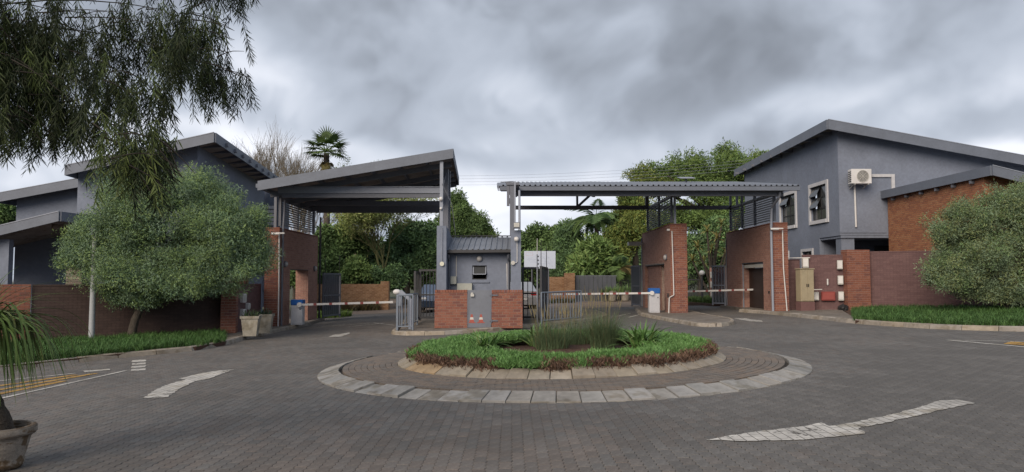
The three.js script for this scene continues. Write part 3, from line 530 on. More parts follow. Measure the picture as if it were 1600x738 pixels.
// ---- left pier
const LP = { x0: -9.13, x1: -8.60, d0: 27.5, d1: 33.0, top: 3.50 };
{
  const t = gatePier({ ...LP, side: 1, hole: [28.9, 31.5, 2.04], label: 'red brick gate pier with a doorway beside the potted aloes' });
  sensor(t, at(424, 365.5, 27.3), V(0.94, 0, 0.1).normalize());
  conduit(t, [at(436, 367, 27.44), at(435.6, 440, 27.44), at(434, 515, 27.44)], 0.024);
  part(t, 'downpipe', pipe([V(-8.50, 4.6, -27.75), V(-8.52, 4.2, -27.8), V(-8.53, 3.4, -27.7), V(-8.53, G(-8.5) + 0.12, -27.7)], 0.04), M.steel);
  part(t, 'downpipe', pipe([V(-8.53, 4.4, -33.1), V(-8.53, 2, -33.1), V(-8.53, G(-8.5) + 0.05, -33.1)], 0.045), M.dark);
  bulkhead(t, V(LP.x1 + 0.003, at(444, 413, 28.2).y, -28.2), V(1, 0, 0), 0.12); bulkhead(t, V(LP.x1 + 0.003, at(489, 420, 32.4).y, -32.4), V(1, 0, 0), 0.12);
  part(t, 'flood_lamp', new THREE.SphereGeometry(0.09, 14, 10).translate(LP.x1 + 0.12, 3.62, -30.6), M.white); part(t, 'lamp_arm', rod(V(LP.x1 - 0.1, 3.57, -30.6), V(LP.x1 + 0.08, 3.62, -30.6), 0.02), M.white);
}
// ---- middle pier
const MP = { x0: 6.47, x1: 7.15, d0: 30.4, d1: 37.0, top: 3.86 };
{
  const t = gatePier({ ...MP, side: -1, hole: [31.7, 36.3, 2.30], label: 'red brick gate pier beside the blue topped barrier box of the middle lane' });
  const yb = G(6.8) + 0.10;
  // dark recessed brick infill and glazed door inside the opening
  const infill = part(t, 'infill_wall', bx(MP.x0 + 0.16, MP.x0 + 0.4, yb, 2.27, 33.05, 36.28), M.mortar);
  const pool = new Pieces(infill, 'brick', 'brick_courses'); brickFace(pool, V(MP.x0 + 0.15, yb, -36.28), V(0, 0, 1), V(-1, 0, 0), 3.23, 2.25 - yb, BR.liftedBrick, { proud: 0.012 });
  pool.done();
  part(t, 'door', bx(MP.x0 + 0.30, MP.x0 + 0.34, yb, 2.26, 31.72, 33.04), M.dark);
  for (const [py, s] of [[436, 0.11], [446, 0.10], [441, 0.09]]) part(t, 'notice', bx(MP.x0 + 0.285, MP.x0 + 0.298, at(1034, py, 32).y - s, at(1034, py, 32).y + s, 31.9 + s, 32.15 + s), M.white);
  sensor(t, at(1042, 359.5, 30.5), V(0.9, 0, 0.1).normalize());
  conduit(t, [at(1050, 361, 30.34), at(1052, 420, 30.34), at(1053, 462, 30.34), at(1046, 464.5, 30.34), at(1045, 493, 30.34)], 0.024);
  bulkhead(t, V(MP.x0 - 0.003, at(1042.5, 402.5, 31.2).y, -31.2), V(-1, 0, 0), 0.13);
  part(t, 'flood_lamp', [bx(MP.x0 - 0.75, MP.x0 - 0.15, 3.3, 3.48, 36.4, 36.9), bx(MP.x0 - 0.149, MP.x0, 3.36, 3.42, 36.6, 36.66)], M.offwhite);
  conduit(t, [V(MP.x0 - 0.03, 3.7, -36.95), V(MP.x0 - 0.03, 2, -36.95), V(MP.x0 - 0.03, 0.3, -36.95)], 0.03, M.steelLight);
  part(t, 'switch_box', bx(at(1044, 464, 30.38).x - 0.03, at(1044, 464, 30.38).x + 0.03, at(1044, 464, 30.38).y - 0.03, at(1044, 464, 30.38).y + 0.14, 30.36, 30.395), M.black);
}
// ---- right pier
const RP = { x0: 10.44, x1: 11.05, d0: 29.8, d1: 36.3, top: 3.86 };
{
  const t = gatePier({ ...RP, side: -1, hole: [31.0, 33.9, 2.36], label: 'red brick gate pier with a brown doorway beside the beige cabinet' });
  const yb = G(10.7) + 0.10;
  part(t, 'door', bx(RP.x0 + 0.33, RP.x0 + 0.38, yb, 2.13, 31.02, 33.88), mat(rgb(0.055, 0.035, 0.03), 0.6, T.metal));
  part(t, 'door_frame', bx(RP.x0 + 0.02, RP.x0 + 0.06, yb, 2.34, 33.80, 33.87), M.steelLight);
  part(t, 'strip_lamp', bx(RP.x0 + 0.06, RP.x0 + 0.18, 2.14, 2.28, 31.1, 33.7), M.offwhite);
  sensor(t, at(1204, 358, 29.6), V(0.95, 0, 0.05).normalize());
  conduit(t, [at(1223, 360, 29.74), at(1224.5, 420, 29.74), at(1230.5, 491, 29.74)], 0.024);
  part(t, 'downpipe', pipe([V(10.36, 5.02, -28.62), V(10.36, 4.8, -28.75), V(10.36, 4.5, -29.6), V(10.36, 3.6, -29.72), V(10.37, G(10.4) + 0.12, -29.72)], 0.05), M.steelLight);
  conduit(t, [V(RP.x0 - 0.03, 3.6, -36.2), V(RP.x0 - 0.03, 2.5, -36.2), V(RP.x0 - 0.03, 0.4, -36.2)], 0.025, M.steelLight);
  part(t, 'keypad', bx(RP.x0 - 0.04, RP.x0 - 0.002, at(1203, 459, 30.3).y, at(1203, 455, 30.3).y, 30.25, 30.33), M.black);
}

// ================================================================ CANOPIES
// ---- tilted canopy on the left
{
  const FR = at(707, 234, 25.4), FL = at(403, 284.5, 25.4), BR_ = V(at(716, 290, 32.6).x, FR.y, -32.6), BL = V(FL.x - 0.25, FL.y, -32.6), th = 0.07;
  const t = thing('canopy', 'steep tilted grey steel canopy rising towards the guard house', 'canopy', V(-5.4, 5, -29));
  const inn = (p, dx, dz, dy) => V(p.x + dx, p.y + dy, p.z + dz);
  const roof = part(t, 'roof', slab(up(FL, -0.02), up(FR, -0.02), up(BR_, -0.02), up(BL, -0.02), th), M.ceiling);
  { const nS = 9; for (let i = 0; i < nS; i++) { const a = FL.clone().lerp(BL, i / nS), b = FR.clone().lerp(BR_, i / nS), c = FR.clone().lerp(BR_, (i + 1) / nS), d = FL.clone().lerp(BL, (i + 1) / nS); part(roof, 'roof_sheet', ribbed(up(b, 0.004), up(c, 0.004), up(d, 0.004), up(a, 0.004), 0.2, 0.03), M.sheet); } }
  const fas = (a, b, h, k, name = 'fascia', m = M.fascia) => part(t, name, hexa([V(a.x, a.y - h, a.z), V(b.x, b.y - h, b.z), V(b.x, b.y - h, b.z - k), V(a.x, a.y - h, a.z - k), V(a.x, a.y + 0.03, a.z), V(b.x, b.y + 0.03, b.z), V(b.x, b.y + 0.03, b.z - k), V(a.x, a.y + 0.03, a.z - k)]), m);
  fas(inn(FL, 0, 0.05, 0), inn(FR, 0.03, 0.05, 0), 0.30, 0.04); fas(inn(BL, 0, -0.01, 0), inn(BR_, 0.03, -0.01, 0), 0.30, 0.04);
  part(t, 'fascia', beam(inn(FR, 0.02, 0, -0.13), inn(BR_, 0.02, 0, -0.13), 0.03, 0.32), M.fascia); part(t, 'gutter', beam(inn(FL, -0.02, 0, -0.13), inn(BL, -0.02, 0, -0.13), 0.12, 0.14), M.fascia);
  for (let i = 1; i < 7; i++) { const a = FL.clone().lerp(FR, i / 7), b = BL.clone().lerp(BR_, i / 7); part(t, 'purlin', beam(inn(a, 0, -0.03, -0.16), inn(b, 0, 0.03, -0.16), 0.07, 0.14), M.steel); }
  for (const d of [26.55, 29, 30.55, 33.5 - 1.2]) { const k = (d - 25.4) / 7.2, a = FL.clone().lerp(BL, k), b = FR.clone().lerp(BR_, k); part(t, 'rafter', beam(inn(a, 0.1, 0, -0.32), inn(b, -0.08, 0, -0.32), 0.09, 0.18), M.steel); }
  const xr = at(690, 300, 26.5).x;
  part(t, 'tie_beam', [bx(-8.35, xr, 4.70, 4.93, 26.42, 26.5), bx(-8.35, xr, 4.90, 4.93, 26.38, 26.419)], M.steelLight); part(t, 'tie_beam', bx(-8.2, xr, 4.54, 4.695, 26.47, 26.57), M.steel);
  part(t, 'tie_beam', bx(-8.5, xr - 0.2, 4.67, 4.85, 30.45, 30.6), M.steel); part(t, 'tie_beam', bx(-8.5, xr - 0.35, 4.53, 4.85, 33.4 - 1.1, 33.55 - 1.1), M.steel);
  const pf0 = at(689.5, 350, 25.5); part(t, 'post', bx(pf0.x - 0.055, pf0.x + 0.055, 3.46, 5.68, 25.45, 25.57), M.steelLight);
  const pb = at(696.5, 350, 27.2); part(t, 'post', bx(pb.x - 0.09, pb.x + 0.09, 3.2, 5.68, 27.1, 27.3), M.steel); part(t, 'post', bx(pb.x - 0.02, pb.x + 0.12, 3.15, 5.68, 27.62, 27.8), M.steel);
  part(t, 'brace', beam(V(pf0.x, 4.7, -25.6), V(pb.x, 5.5, -27.1), 0.05, 0.05), M.steel);
  part(t, 'cable', pipe([V(pf0.x + 0.03, 4.9, -25.42), V(pf0.x + 0.35, 4.2, -25.6), V(pf0.x + 0.45, 3.2, -26.0)], 0.012), M.steel);
  part(t, 'sensor_box', new THREE.SphereGeometry(0.075, 12, 8).translate(...at(689, 311, 25.4).toArray()), M.white); part(t, 'sensor_box', new THREE.SphereGeometry(0.05, 12, 8).translate(...at(689, 326, 25.4).toArray()), M.white);
  for (const d of [27.8, 30.3, 32.4]) part(t, 'post', bx(-8.90, -8.80, 3.55, lerp(FL.y, FR.y, 0) - 0.2, d - 0.05, d + 0.05), M.steel);
}
louvre(-8.72, 3.62, 4.62, 27.9, 32.7, [27.9, 30.2, 32.65], 11, 'dark horizontal louvre screen standing on the brick pier beside the potted aloes');
// ---- flat canopy on the right
const canR = { fy: 5.22, by: 6.36, d0: 28.5, d1: 36.2, x0: -0.50, x1: 11.02 };
{
  const c = canR, FL = V(c.x0, c.fy, -c.d0), FR = V(c.x1, c.fy, -c.d0), BR_ = V(c.x1 - 0.1, c.by, -c.d1), BL = V(c.x0 - 0.2, c.by, -c.d1);
  const t = thing('canopy', 'long low grey canopy with ribbed roof edge over the two right lanes', 'canopy', V(5.3, 5, -32));
  const roof = part(t, 'roof', slab(up(FL, -0.05), up(FR, -0.05), up(BR_, -0.05), up(BL, -0.05), 0.05), M.ceiling);
  const nS = 14; for (let i = 0; i < nS; i++) { const a = FL.clone().lerp(FR, i / nS), b = FL.clone().lerp(FR, (i + 1) / nS), q = BL.clone().lerp(BR_, (i + 1) / nS), d = BL.clone().lerp(BR_, i / nS), k = (i % 2) * 0.004; for (const p of [a, b]) p.z += 0.08; part(roof, 'roof_sheet', ribbed(up(a, k), up(b, k), up(q, k), up(d, k), 0.205, 0.05), M.sheet); }
  part(t, 'gutter', [bx(c.x0 + 0.02, c.x1, c.fy - 0.18, c.fy - 0.04, c.d0 - 0.17, c.d0 - 0.155), bx(c.x0 + 0.02, c.x1, c.fy - 0.195, c.fy - 0.18, c.d0 - 0.17, c.d0 - 0.03), bx(c.x0 + 0.02, c.x1, c.fy - 0.18, c.fy - 0.06, c.d0 - 0.045, c.d0 - 0.03)], M.fascia);
  part(t, 'fascia', beam(V(c.x0 - 0.02, c.fy - 0.11, -c.d0 + 0.1), V(BL.x - 0.02, c.by - 0.11, -c.d1), 0.03, 0.2), M.steelLight); part(t, 'fascia', beam(V(c.x1 + 0.02, c.fy - 0.11, -c.d0 + 0.1), V(BR_.x + 0.02, c.by - 0.11, -c.d1), 0.03, 0.2), M.fascia);
  part(t, 'tie_beam', bx(0.02, 10.5, 4.86, 5.06, 28.75, 28.9), M.steel);
  part(t, 'tie_beam', bx(-0.1, 11.0, 5.02, 5.21, 35.95, 36.1), M.steel);
  for (const px of [902, 1010, 1152]) { const x = at(px, 310, 36).x; part(t, 'strut', bx(x - 0.05, x + 0.05, 5.211, 6.25, 35.97, 36.08), M.steel); }
  { const a = at(904, 322, 36), b = at(926, 299, 36); part(t, 'brace', beam(V(a.x, 5.2, -36.02), V(b.x + 0.4, 6.2, -36.02), 0.09, 0.12), M.steel); }
  for (let i = 1; i < 6; i++) { const k = i / 6; part(t, 'purlin', bx(c.x0 + 0.05, c.x1 - 0.1, lerp(c.fy, c.by, k) - 0.25, lerp(c.fy, c.by, k) - 0.12, lerp(c.d0, c.d1, k) - 0.035, lerp(c.d0, c.d1, k) + 0.035), M.steel); }
  for (const x of [0.15, 3.2, 6.55, 10.55]) part(t, 'rafter', beam(V(x, c.fy - 0.3, -c.d0 - 0.42), V(x, c.by - 0.3, -c.d1 + 0.1), 0.09, 0.18), M.steel);
  const pb = at(800.5, 330, 26.6); part(t, 'post', bx(pb.x - 0.09, pb.x + 0.08, 3.2, 5.06, 27.0, 27.2), M.steel); part(t, 'post', bx(pb.x - 0.20, pb.x - 0.1, 4.30, 5.04, 27.0, 27.12), M.steel);
  part(t, 'brace', beam(V(pb.x - 0.13, 4.45, -27.25), V(pb.x + 0.15, 5.0, -28.6), 0.08, 0.1), M.steel); part(t, 'brace', beam(V(pb.x - 0.13, 4.9, -27.06), V(pb.x + 0.06, 4.5, -27.3), 0.07, 0.07), M.steel);
  part(t, 'bearer', bx(pb.x - 0.2, pb.x + 0.25, 5.061, 5.16, 26.95, 28.95), M.steel);
  part(t, 'post', bx(at(804.5, 320, 26.3).x - 0.03, at(804.5, 320, 26.3).x + 0.03, 3.62, 5.10, 26.28, 26.34), M.steelLight);
  part(t, 'downpipe', pipe([V(at(811.5, 300, 26.3).x + 0.02, 5.03, -28.4), V(at(811.5, 300, 26.3).x, 4.9, -27.9), V(at(811.5, 300, 26.3).x, 4.75, -26.3), V(at(811.5, 300, 26.3).x, 3.6, -25.95), V(at(811.5, 300, 26.3).x, 3.3, -25.9)], 0.04), M.steelLight);
  const ant = at(792, 287, 28.8); part(t, 'antenna', [rod(V(ant.x, c.fy, -28.8), V(ant.x, c.fy + 0.18, -28.8), 0.04), beam(V(ant.x - 0.2, c.fy + 0.18, -28.8), V(ant.x + 0.26, c.fy + 0.21, -28.8), 0.05, 0.025)], M.steel);
  const sp = V(at(1073, 280, 33).x, 0, -33); part(t, 'solar_panel', hexa([V(sp.x - 0.33, 6.10, -32.8), V(sp.x + 0.33, 6.10, -32.8), V(sp.x + 0.33, 6.22, -33.4), V(sp.x - 0.33, 6.22, -33.4), V(sp.x - 0.33, 6.13, -32.8), V(sp.x + 0.33, 6.13, -32.8), V(sp.x + 0.33, 6.25, -33.4), V(sp.x - 0.33, 6.25, -33.4)]), M.steelLight); part(t, 'panel_stand', rod(V(sp.x, 5.85, -33.1), V(sp.x, 6.16, -33.1), 0.03), M.steel);
  const post1 = at(1054, 330, 30.6); part(t, 'post', bx(post1.x - 0.045, post1.x + 0.045, 3.9, 5.35, 30.5, 30.6), M.steelLight);
}
const roofYR = (d) => lerp(canR.fy, canR.by, clamp((d - canR.d0) / (canR.d1 - canR.d0), 0, 1)) - 0.14;
louvre(6.62, 3.98, 5.05, 30.8, 36.4, [30.8, 33.4, 36.2], 11, 'dark louvre screen standing on the middle lane brick pier', roofYR);
louvre(10.60, 3.98, 5.05, 30.0, 36.1, [30.0, 32.4, 34.2, 36.0], 11, 'dark louvre screen standing on the brick pier beside the grey house windows', roofYR);

// ================================================================ BOUNDARY WALLS
function wallRun(name, label, a, b, top, th, mats, joint, opt = {}) { // a, b: ground points, left to right as seen from the road
  const u = b.clone().sub(a).setY(0), len = u.length(); u.normalize(); const n = V(-u.z, 0, u.x).multiplyScalar(1); if (n.z < 0 && !opt.flip) n.negate(); if (opt.flip && opt.flip.dot(n) < 0) n.negate();
  const yb = Math.min(G(a.x), G(b.x)) + (opt.lift ?? 0), o = V(a.x, yb, a.z), e = 0.012;
  const t = thing(name, label, opt.category || 'wall', V((a.x + b.x) / 2, yb, (a.z + b.z) / 2), opt.group);
  const c = (s, k, y) => o.clone().addScaledVector(u, s).addScaledVector(n, -k).setY(y);
  part(t, 'wall_core', hexa([c(e, e, yb - 0.1), c(len - e, e, yb - 0.1), c(len - e, th - e, yb - 0.1), c(e, th - e, yb - 0.1), c(e, e, top - e), c(len - e, e, top - e), c(len - e, th - e, top - e), c(e, th - e, top - e)]), joint);
  const pool = new Pieces(t, 'brick', 'brick_courses', unitBox, opt.max ?? 300);
  const f = (oo, uu, nn, w) => brickFace(pool, oo.clone().addScaledVector(nn, -e), uu, nn, w, top - 0.055 - yb, mats, { proud: (opt.proud ?? e) - (opt.proud ? 0.0075 : 0), J: opt.J ?? 0.014 });
  f(o, u, n, len);
  f(c(len, 0, yb), n.clone().negate(), u, th); f(c(0, th, yb), n, u.clone().negate(), th);
  const m = Math.round(len / 0.235); const qy = new THREE.Quaternion().setFromRotationMatrix(new THREE.Matrix4().makeBasis(u, V(0, 1, 0), n));
  for (let i = 0; i < m; i++) { const p = c((i + 0.5) * len / m, th / 2, top - 0.024); pool.add(new THREE.Matrix4().compose(p, qy, V(len / m - 0.008, 0.05, th + 0.004)), p, 0.15, mats[Math.floor(brickRng() * mats.length)]); }
  pool.done(); return { t, o, u, n, len, yb, c };
}
const wl0 = gnd(46, 543), wl1 = gnd(345, 526); const uL = wl1.clone().sub(wl0).setY(0).normalize();
wallRun('boundary_wall', 'low dark brown brick wall behind the grass strip and round olive tree', wl0, wl1, 1.47, 0.22, BR.darkBrown, M.brownJoint, { lift: 0.05, proud: 0.0115, J: 0.008 });
wallRun('wall_pier', 'wide orange brick wall pier ending the low dark brown wall near the carport', wl0.clone().addScaledVector(uL, -3.2).add(V(0, 0, 0.05)), wl0.clone().add(V(0, 0, 0.05)), 1.475, 0.34, BR.red, M.mortar, { lift: 0.05, category: 'brick pier' });
{ const a = V(at(345, 500, 24.1).x, 0, -24.05), b = V(at(367, 500, 24.1).x, 0, -24.15); wallRun('wall_pier', 'narrow red brick wall pier behind the potted aloes', a, b, 1.50, 0.5, BR.red, M.mortar, { lift: 0.08, category: 'brick pier' }); }
{ const a = V(-9.03, 0, -24.66), b = V(-9.30, 0, -27.7); const w = wallRun('boundary_wall', 'short maroon return wall with white meter boxes behind the potted aloes', a, b, 1.47, 0.2, BR.maroon, M.maroonJoint, { lift: 0.1, flip: V(1, 0, 0), proud: 0.0115, J: 0.008 });
  for (const [k, y, h] of [[0.35, 1.12, 0.30], [0.35, 0.62, 0.28], [0.95, 0.83, 0.22]]) { const p = w.c(k, -0.07, w.yb + y), g = chbox(k > 0.5 ? 0.12 : 0.24, h, 0.13, 0.015); g.rotateY(Math.PI / 2 - 0.09); g.translate(p.x, p.y, p.z); const mbx = thing('meter_box', k > 0.5 ? 'slim white meter box on the maroon return wall by the aloes' : y > 1 ? 'upper white meter box on the maroon return wall by the aloes' : 'lower white meter box on the maroon return wall by the aloes', 'meter box', p); part(mbx, 'box', g, M.white); const l = chbox(k > 0.5 ? 0.08 : 0.18, h * 0.7, 0.02, 0.006); l.rotateY(Math.PI / 2 - 0.09); l.translate(p.x + 0.07, p.y, p.z); part(mbx, 'lid', l, M.offwhite); } }
{ const a = V(-10.2, 0, -26.4), b = V(-9.45, 0, -26.4); wallRun('wall_pier', 'tall red brick yard pier rising behind the low dark brown wall under the olive tree', a, b, 1.92, 0.4, BR.red, M.mortar, { category: 'brick pier' }); }
// right
const rw0 = V(14.17, 0, -29.75), rw1 = V(18.9, 0, -27.35), rw2 = V(26, 0, -24.2);
wallRun('boundary_wall', 'tall maroon painted brick wall behind the grass strip below the orange brick house', rw0, rw1, 2.74, 0.22, BR.maroon, M.maroonJoint, { lift: 0.05, proud: 0.0115, J: 0.008 });
wallRun('boundary_wall', 'end stretch of tall maroon brick wall behind the bushy tree', rw1, rw2, 2.74, 0.22, BR.maroon, M.maroonJoint, { lift: 0.05, proud: 0.0115, J: 0.008, max: 60 });
wallRun('wall_pier', 'broad orange brick wall pier beside the stacked white meter boxes', V(13.22, 0, -29.42), V(14.17, 0, -29.50), 2.80, 0.45, BR.red, M.mortar, { lift: 0.05, category: 'brick pier' });
{
  const w = wallRun('boundary_wall', 'maroon wall carrying the white meter boxes and red box', V(11.75, 0, -30.2), V(13.22, 0, -29.72), 2.62, 0.22, BR.maroon, M.maroonJoint, { lift: 0.05, proud: 0.0115, J: 0.008 });
  wallRun('boundary_wall', 'narrow maroon wall between the brick gate pier and the beige cabinet', V(11.06, 0, -30.5), V(11.74, 0, -30.4), 2.45, 0.2, BR.maroon, M.maroonJoint, { lift: 0.05, proud: 0.0115, J: 0.008, max: 80 });
  const ang = Math.atan2(w.n.x, w.n.z);
  const box = (px, py, wd, h, name, label, m, lid, dp = 0.14) => { const D = lerp(30.2, 29.72, clamp((at(px, py, 29.9).x - 11.75) / 1.47, 0, 1)) - dp / 2 - 0.02, p = at(px, py, D); const t = thing(name, label, name === 'meter_box' ? 'meter box' : 'wall box', p); const g = chbox(wd, h, dp, 0.016); g.rotateY(ang); g.translate(p.x, p.y, p.z); part(t, 'box', g, m); const l = chbox(wd * 0.8, h * 0.75, 0.02, 0.006); l.translate(0, 0, dp / 2 + 0.005); l.rotateY(ang); l.translate(p.x, p.y, p.z); part(t, 'lid', l, lid); };
  box(1312.5, 414, 0.21, 0.36, 'meter_box', 'top white meter box of three stacked beside the broad brick pier', M.offwhite, M.white);
  box(1313.5, 438, 0.21, 0.36, 'meter_box', 'middle white meter box of three stacked beside the broad brick pier', M.offwhite, M.white);
  box(1314.5, 463, 0.21, 0.36, 'meter_box', 'bottom white meter box of three stacked, right of the red box', M.offwhite, M.white);
  box(1275.5, 463, 0.21, 0.34, 'meter_box', 'white meter box between the beige cabinet and the red box', M.offwhite, M.white);
  box(1294.5, 463, 0.52, 0.36, 'red_box', 'flat red box on the maroon wall between two white meter boxes', M.redBox, mat(rgb(0.30, 0.055, 0.045), 0.6, T.metal), 0.12);
  box(1293.5, 441, 0.06, 0.26, 'wall_notice', 'small white upright plate on the maroon wall above the red box', M.white, M.white, 0.03);
  box(1259, 411, 0.24, 0.40, 'meter_box', 'white box fixed behind the top of the beige cabinet', M.offwhite, M.white, 0.1);
  // beige cabinet on a maroon plinth
  const cp = at(1258.5, 471, 29.75), cab = thing('utility_cabinet', 'beige two door electrical cabinet on a maroon plinth beside the brick gate pier', 'cabinet', V(cp.x, G(cp.x) + 0.1, -29.75));
  const cy0 = at(1258, 471.5, 29.5).y, cy1 = at(1258, 421, 29.5).y, rot = (g) => { g.rotateY(0.12); g.translate(cp.x, 0, -29.75); return g; };
  const cb = part(cab, 'cabinet_body', rot(chbox(0.56, cy1 - cy0, 0.4, 0.012).translate(0, (cy0 + cy1) / 2, 0)), M.beige);
  for (const s of [-1, 1]) { const dr = part(cab, 'door', rot(chbox(0.25, cy1 - cy0 - 0.06, 0.02, 0.005).translate(s * 0.13, (cy0 + cy1) / 2, 0.205)), M.beige); part(dr, 'handle', rot(chbox(0.03, 0.12, 0.03, 0.006).translate(s * 0.035, (cy0 + cy1) / 2, 0.225)), M.black); }
  part(cb, 'hood', rot(chbox(0.62, 0.04, 0.46, 0.008).translate(0, cy1 + 0.015, 0)), M.beige);
  part(cab, 'plinth', rot(chbox(0.58, cy0 - G(cp.x) - 0.08, 0.42, 0.008).translate(0, (cy0 + G(cp.x) + 0.06) / 2, 0)), M.maroon);
  const cp2 = [V(11.2, 2.5, -30.35), V(11.6, 2.5, -30.35), V(12.0, 2.50, -30.0)]; part(cab, 'conduit', pipe(cp2, 0.02), M.white);
  part(cab, 'shelf_bracket', beam(at(1264, 453, 29.65), at(1284, 452.5, 29.65), 0.12, 0.03), M.offwhite);
  const rb = V(13.0, G(13) + 0.18, -29.35); const bag = thing('refuse_bag', 'crumpled black bag at the foot of the maroon meter wall', 'bag', V(rb.x, G(13) + 0.1, rb.z)); const bg = new THREE.IcosahedronGeometry(0.17, 3), bp = bg.attributes.position; for (let i = 0; i < bp.count; i++) { const x = bp.getX(i), y = bp.getY(i), z = bp.getZ(i), k = 0.8 + 0.5 * fbm(x * 14 + 5, y * 14, z * 14 + 3, 2); bp.setXYZ(i, x * k * 1.1, Math.max(y * k * 0.9, -0.09), z * k); } bg.computeVertexNormals(); bg.translate(rb.x, rb.y, rb.z); part(bag, 'sack', bg, M.black); part(bag, 'knot', new THREE.ConeGeometry(0.04, 0.1, 8).translate(rb.x, rb.y + 0.17, rb.z), M.black);
}

// ================================================================ HOUSES
function extWall(outline, holes, th, o, u, n) { // outline in wall coordinates, extruded inwards
  const s = new THREE.Shape(outline.map(([a, b]) => new THREE.Vector2(a, b)));
  for (const [a, b, c, d] of holes) s.holes.push(new THREE.Path([[a, c], [a, d], [b, d], [b, c]].map(([x, y]) => new THREE.Vector2(x, y))));
  const g = new THREE.ExtrudeGeometry(s, { depth: th, bevelEnabled: false }); g.translate(0, 0, -th); g.applyMatrix4(new THREE.Matrix4().makeBasis(u, V(0, 1, 0), n).setPosition(o)); return g;
}
function win(parent, o, u, n, [a, b, c, d], { cols = 2, rows = 3, open = [], frameW = 0.06, surround = 0.18, curtain = [] } = {}) {
  const mtx = new THREE.Matrix4().makeBasis(u, V(0, 1, 0), n).setPosition(o), pl = (g) => g.applyMatrix4(mtx), B = (x0, x1, y0, y1, z0, z1) => pl(new THREE.BoxGeometry(x1 - x0, y1 - y0, z1 - z0).translate((x0 + x1) / 2, (y0 + y1) / 2, (z0 + z1) / 2));
  const fr = []; for (let i = 0; i <= cols; i++) { const x = lerp(a + frameW / 2, b - frameW / 2, i / cols); fr.push(B(x - frameW / 2, x + frameW / 2, c, d, -0.16, -0.10)); }
  for (let j = 0; j <= rows; j++) { const y = lerp(c + frameW / 2, d - frameW / 2, j / rows); fr.push(B(a, b, y - frameW / 2, y + frameW / 2, -0.159, -0.102)); }
  const w = part(parent, 'window', fr, M.black);
  if (surround) part(w, 'surround', [B(a - surround, a - 0.001, c - surround, d + surround, 0.002, 0.07), B(b + 0.001, b + surround, c - surround, d + surround, 0.002, 0.07), B(a, b, d + 0.001, d + surround, 0.002, 0.069), B(a, b, c - surround, c - 0.001, 0.002, 0.10)], M.greyTrim);
  for (let i = 0; i < cols; i++) for (let j = 0; j < rows; j++) {
    const x0 = lerp(a, b, i / cols) + frameW / 2, x1 = lerp(a, b, (i + 1) / cols) - frameW / 2, y0 = lerp(c, d, j / rows) + frameW / 2, y1 = lerp(c, d, (j + 1) / rows) - frameW / 2;
    const q = new THREE.BoxGeometry(x1 - x0, y1 - y0, 0.012); if (open.some(([k, l]) => k === i && l === j)) { q.translate(0, -(y1 - y0) / 2, 0); q.rotateX(-0.42); q.translate((x0 + x1) / 2, y1, -0.09); } else q.translate((x0 + x1) / 2, (y0 + y1) / 2, -0.13);
    part(w, 'pane', pl(q), M.glass);
  }
  part(w, 'curtain', B(a, b, c, d, -0.34, -0.32), mat(rgb(0.22, 0.22, 0.23), 1, T.plaster));
  return w;
}
function roofOn(t, FL, FR, BR_, BL, fh, sheets, eave) { // a: front-left ... ; fascias on the front, left and right verge
  const roof = part(t, 'roof', slab(up(FL, -0.05), up(FR, -0.05), up(BR_, -0.05), up(BL, -0.05), 0.06), M.ceiling);
  part(roof, 'roof_sheet', ribbed(FL, FR, BR_, BL, 0.25, 0.03), M.sheet);
  const band = (a, b, k) => { const dir = b.clone().sub(a).setY(0).normalize(), s = V(-dir.z, 0, dir.x).multiplyScalar(k); const P = (p, o, y) => p.clone().addScaledVector(s, o).add(V(0, y, 0)); return hexa([P(a, 0.001, -fh), P(b, 0.001, -fh), P(b, 0.06, -fh), P(a, 0.06, -fh), P(a, 0.001, 0.04), P(b, 0.001, 0.04), P(b, 0.06, 0.04), P(a, 0.06, 0.04)]); };
  part(t, 'fascia', band(FL, FR, 1), M.fascia); part(t, 'fascia', band(FL, BL, -1), M.fascia); part(t, 'fascia', band(FR, BR_, 1), M.fascia);
  part(t, 'roof_flashing', [beam(up(FL, 0.05).add(V(0, 0, 0.06)), up(FR, 0.05).add(V(0, 0, 0.06)), 0.03, 0.03)], M.steelLight);
  return roof;
}
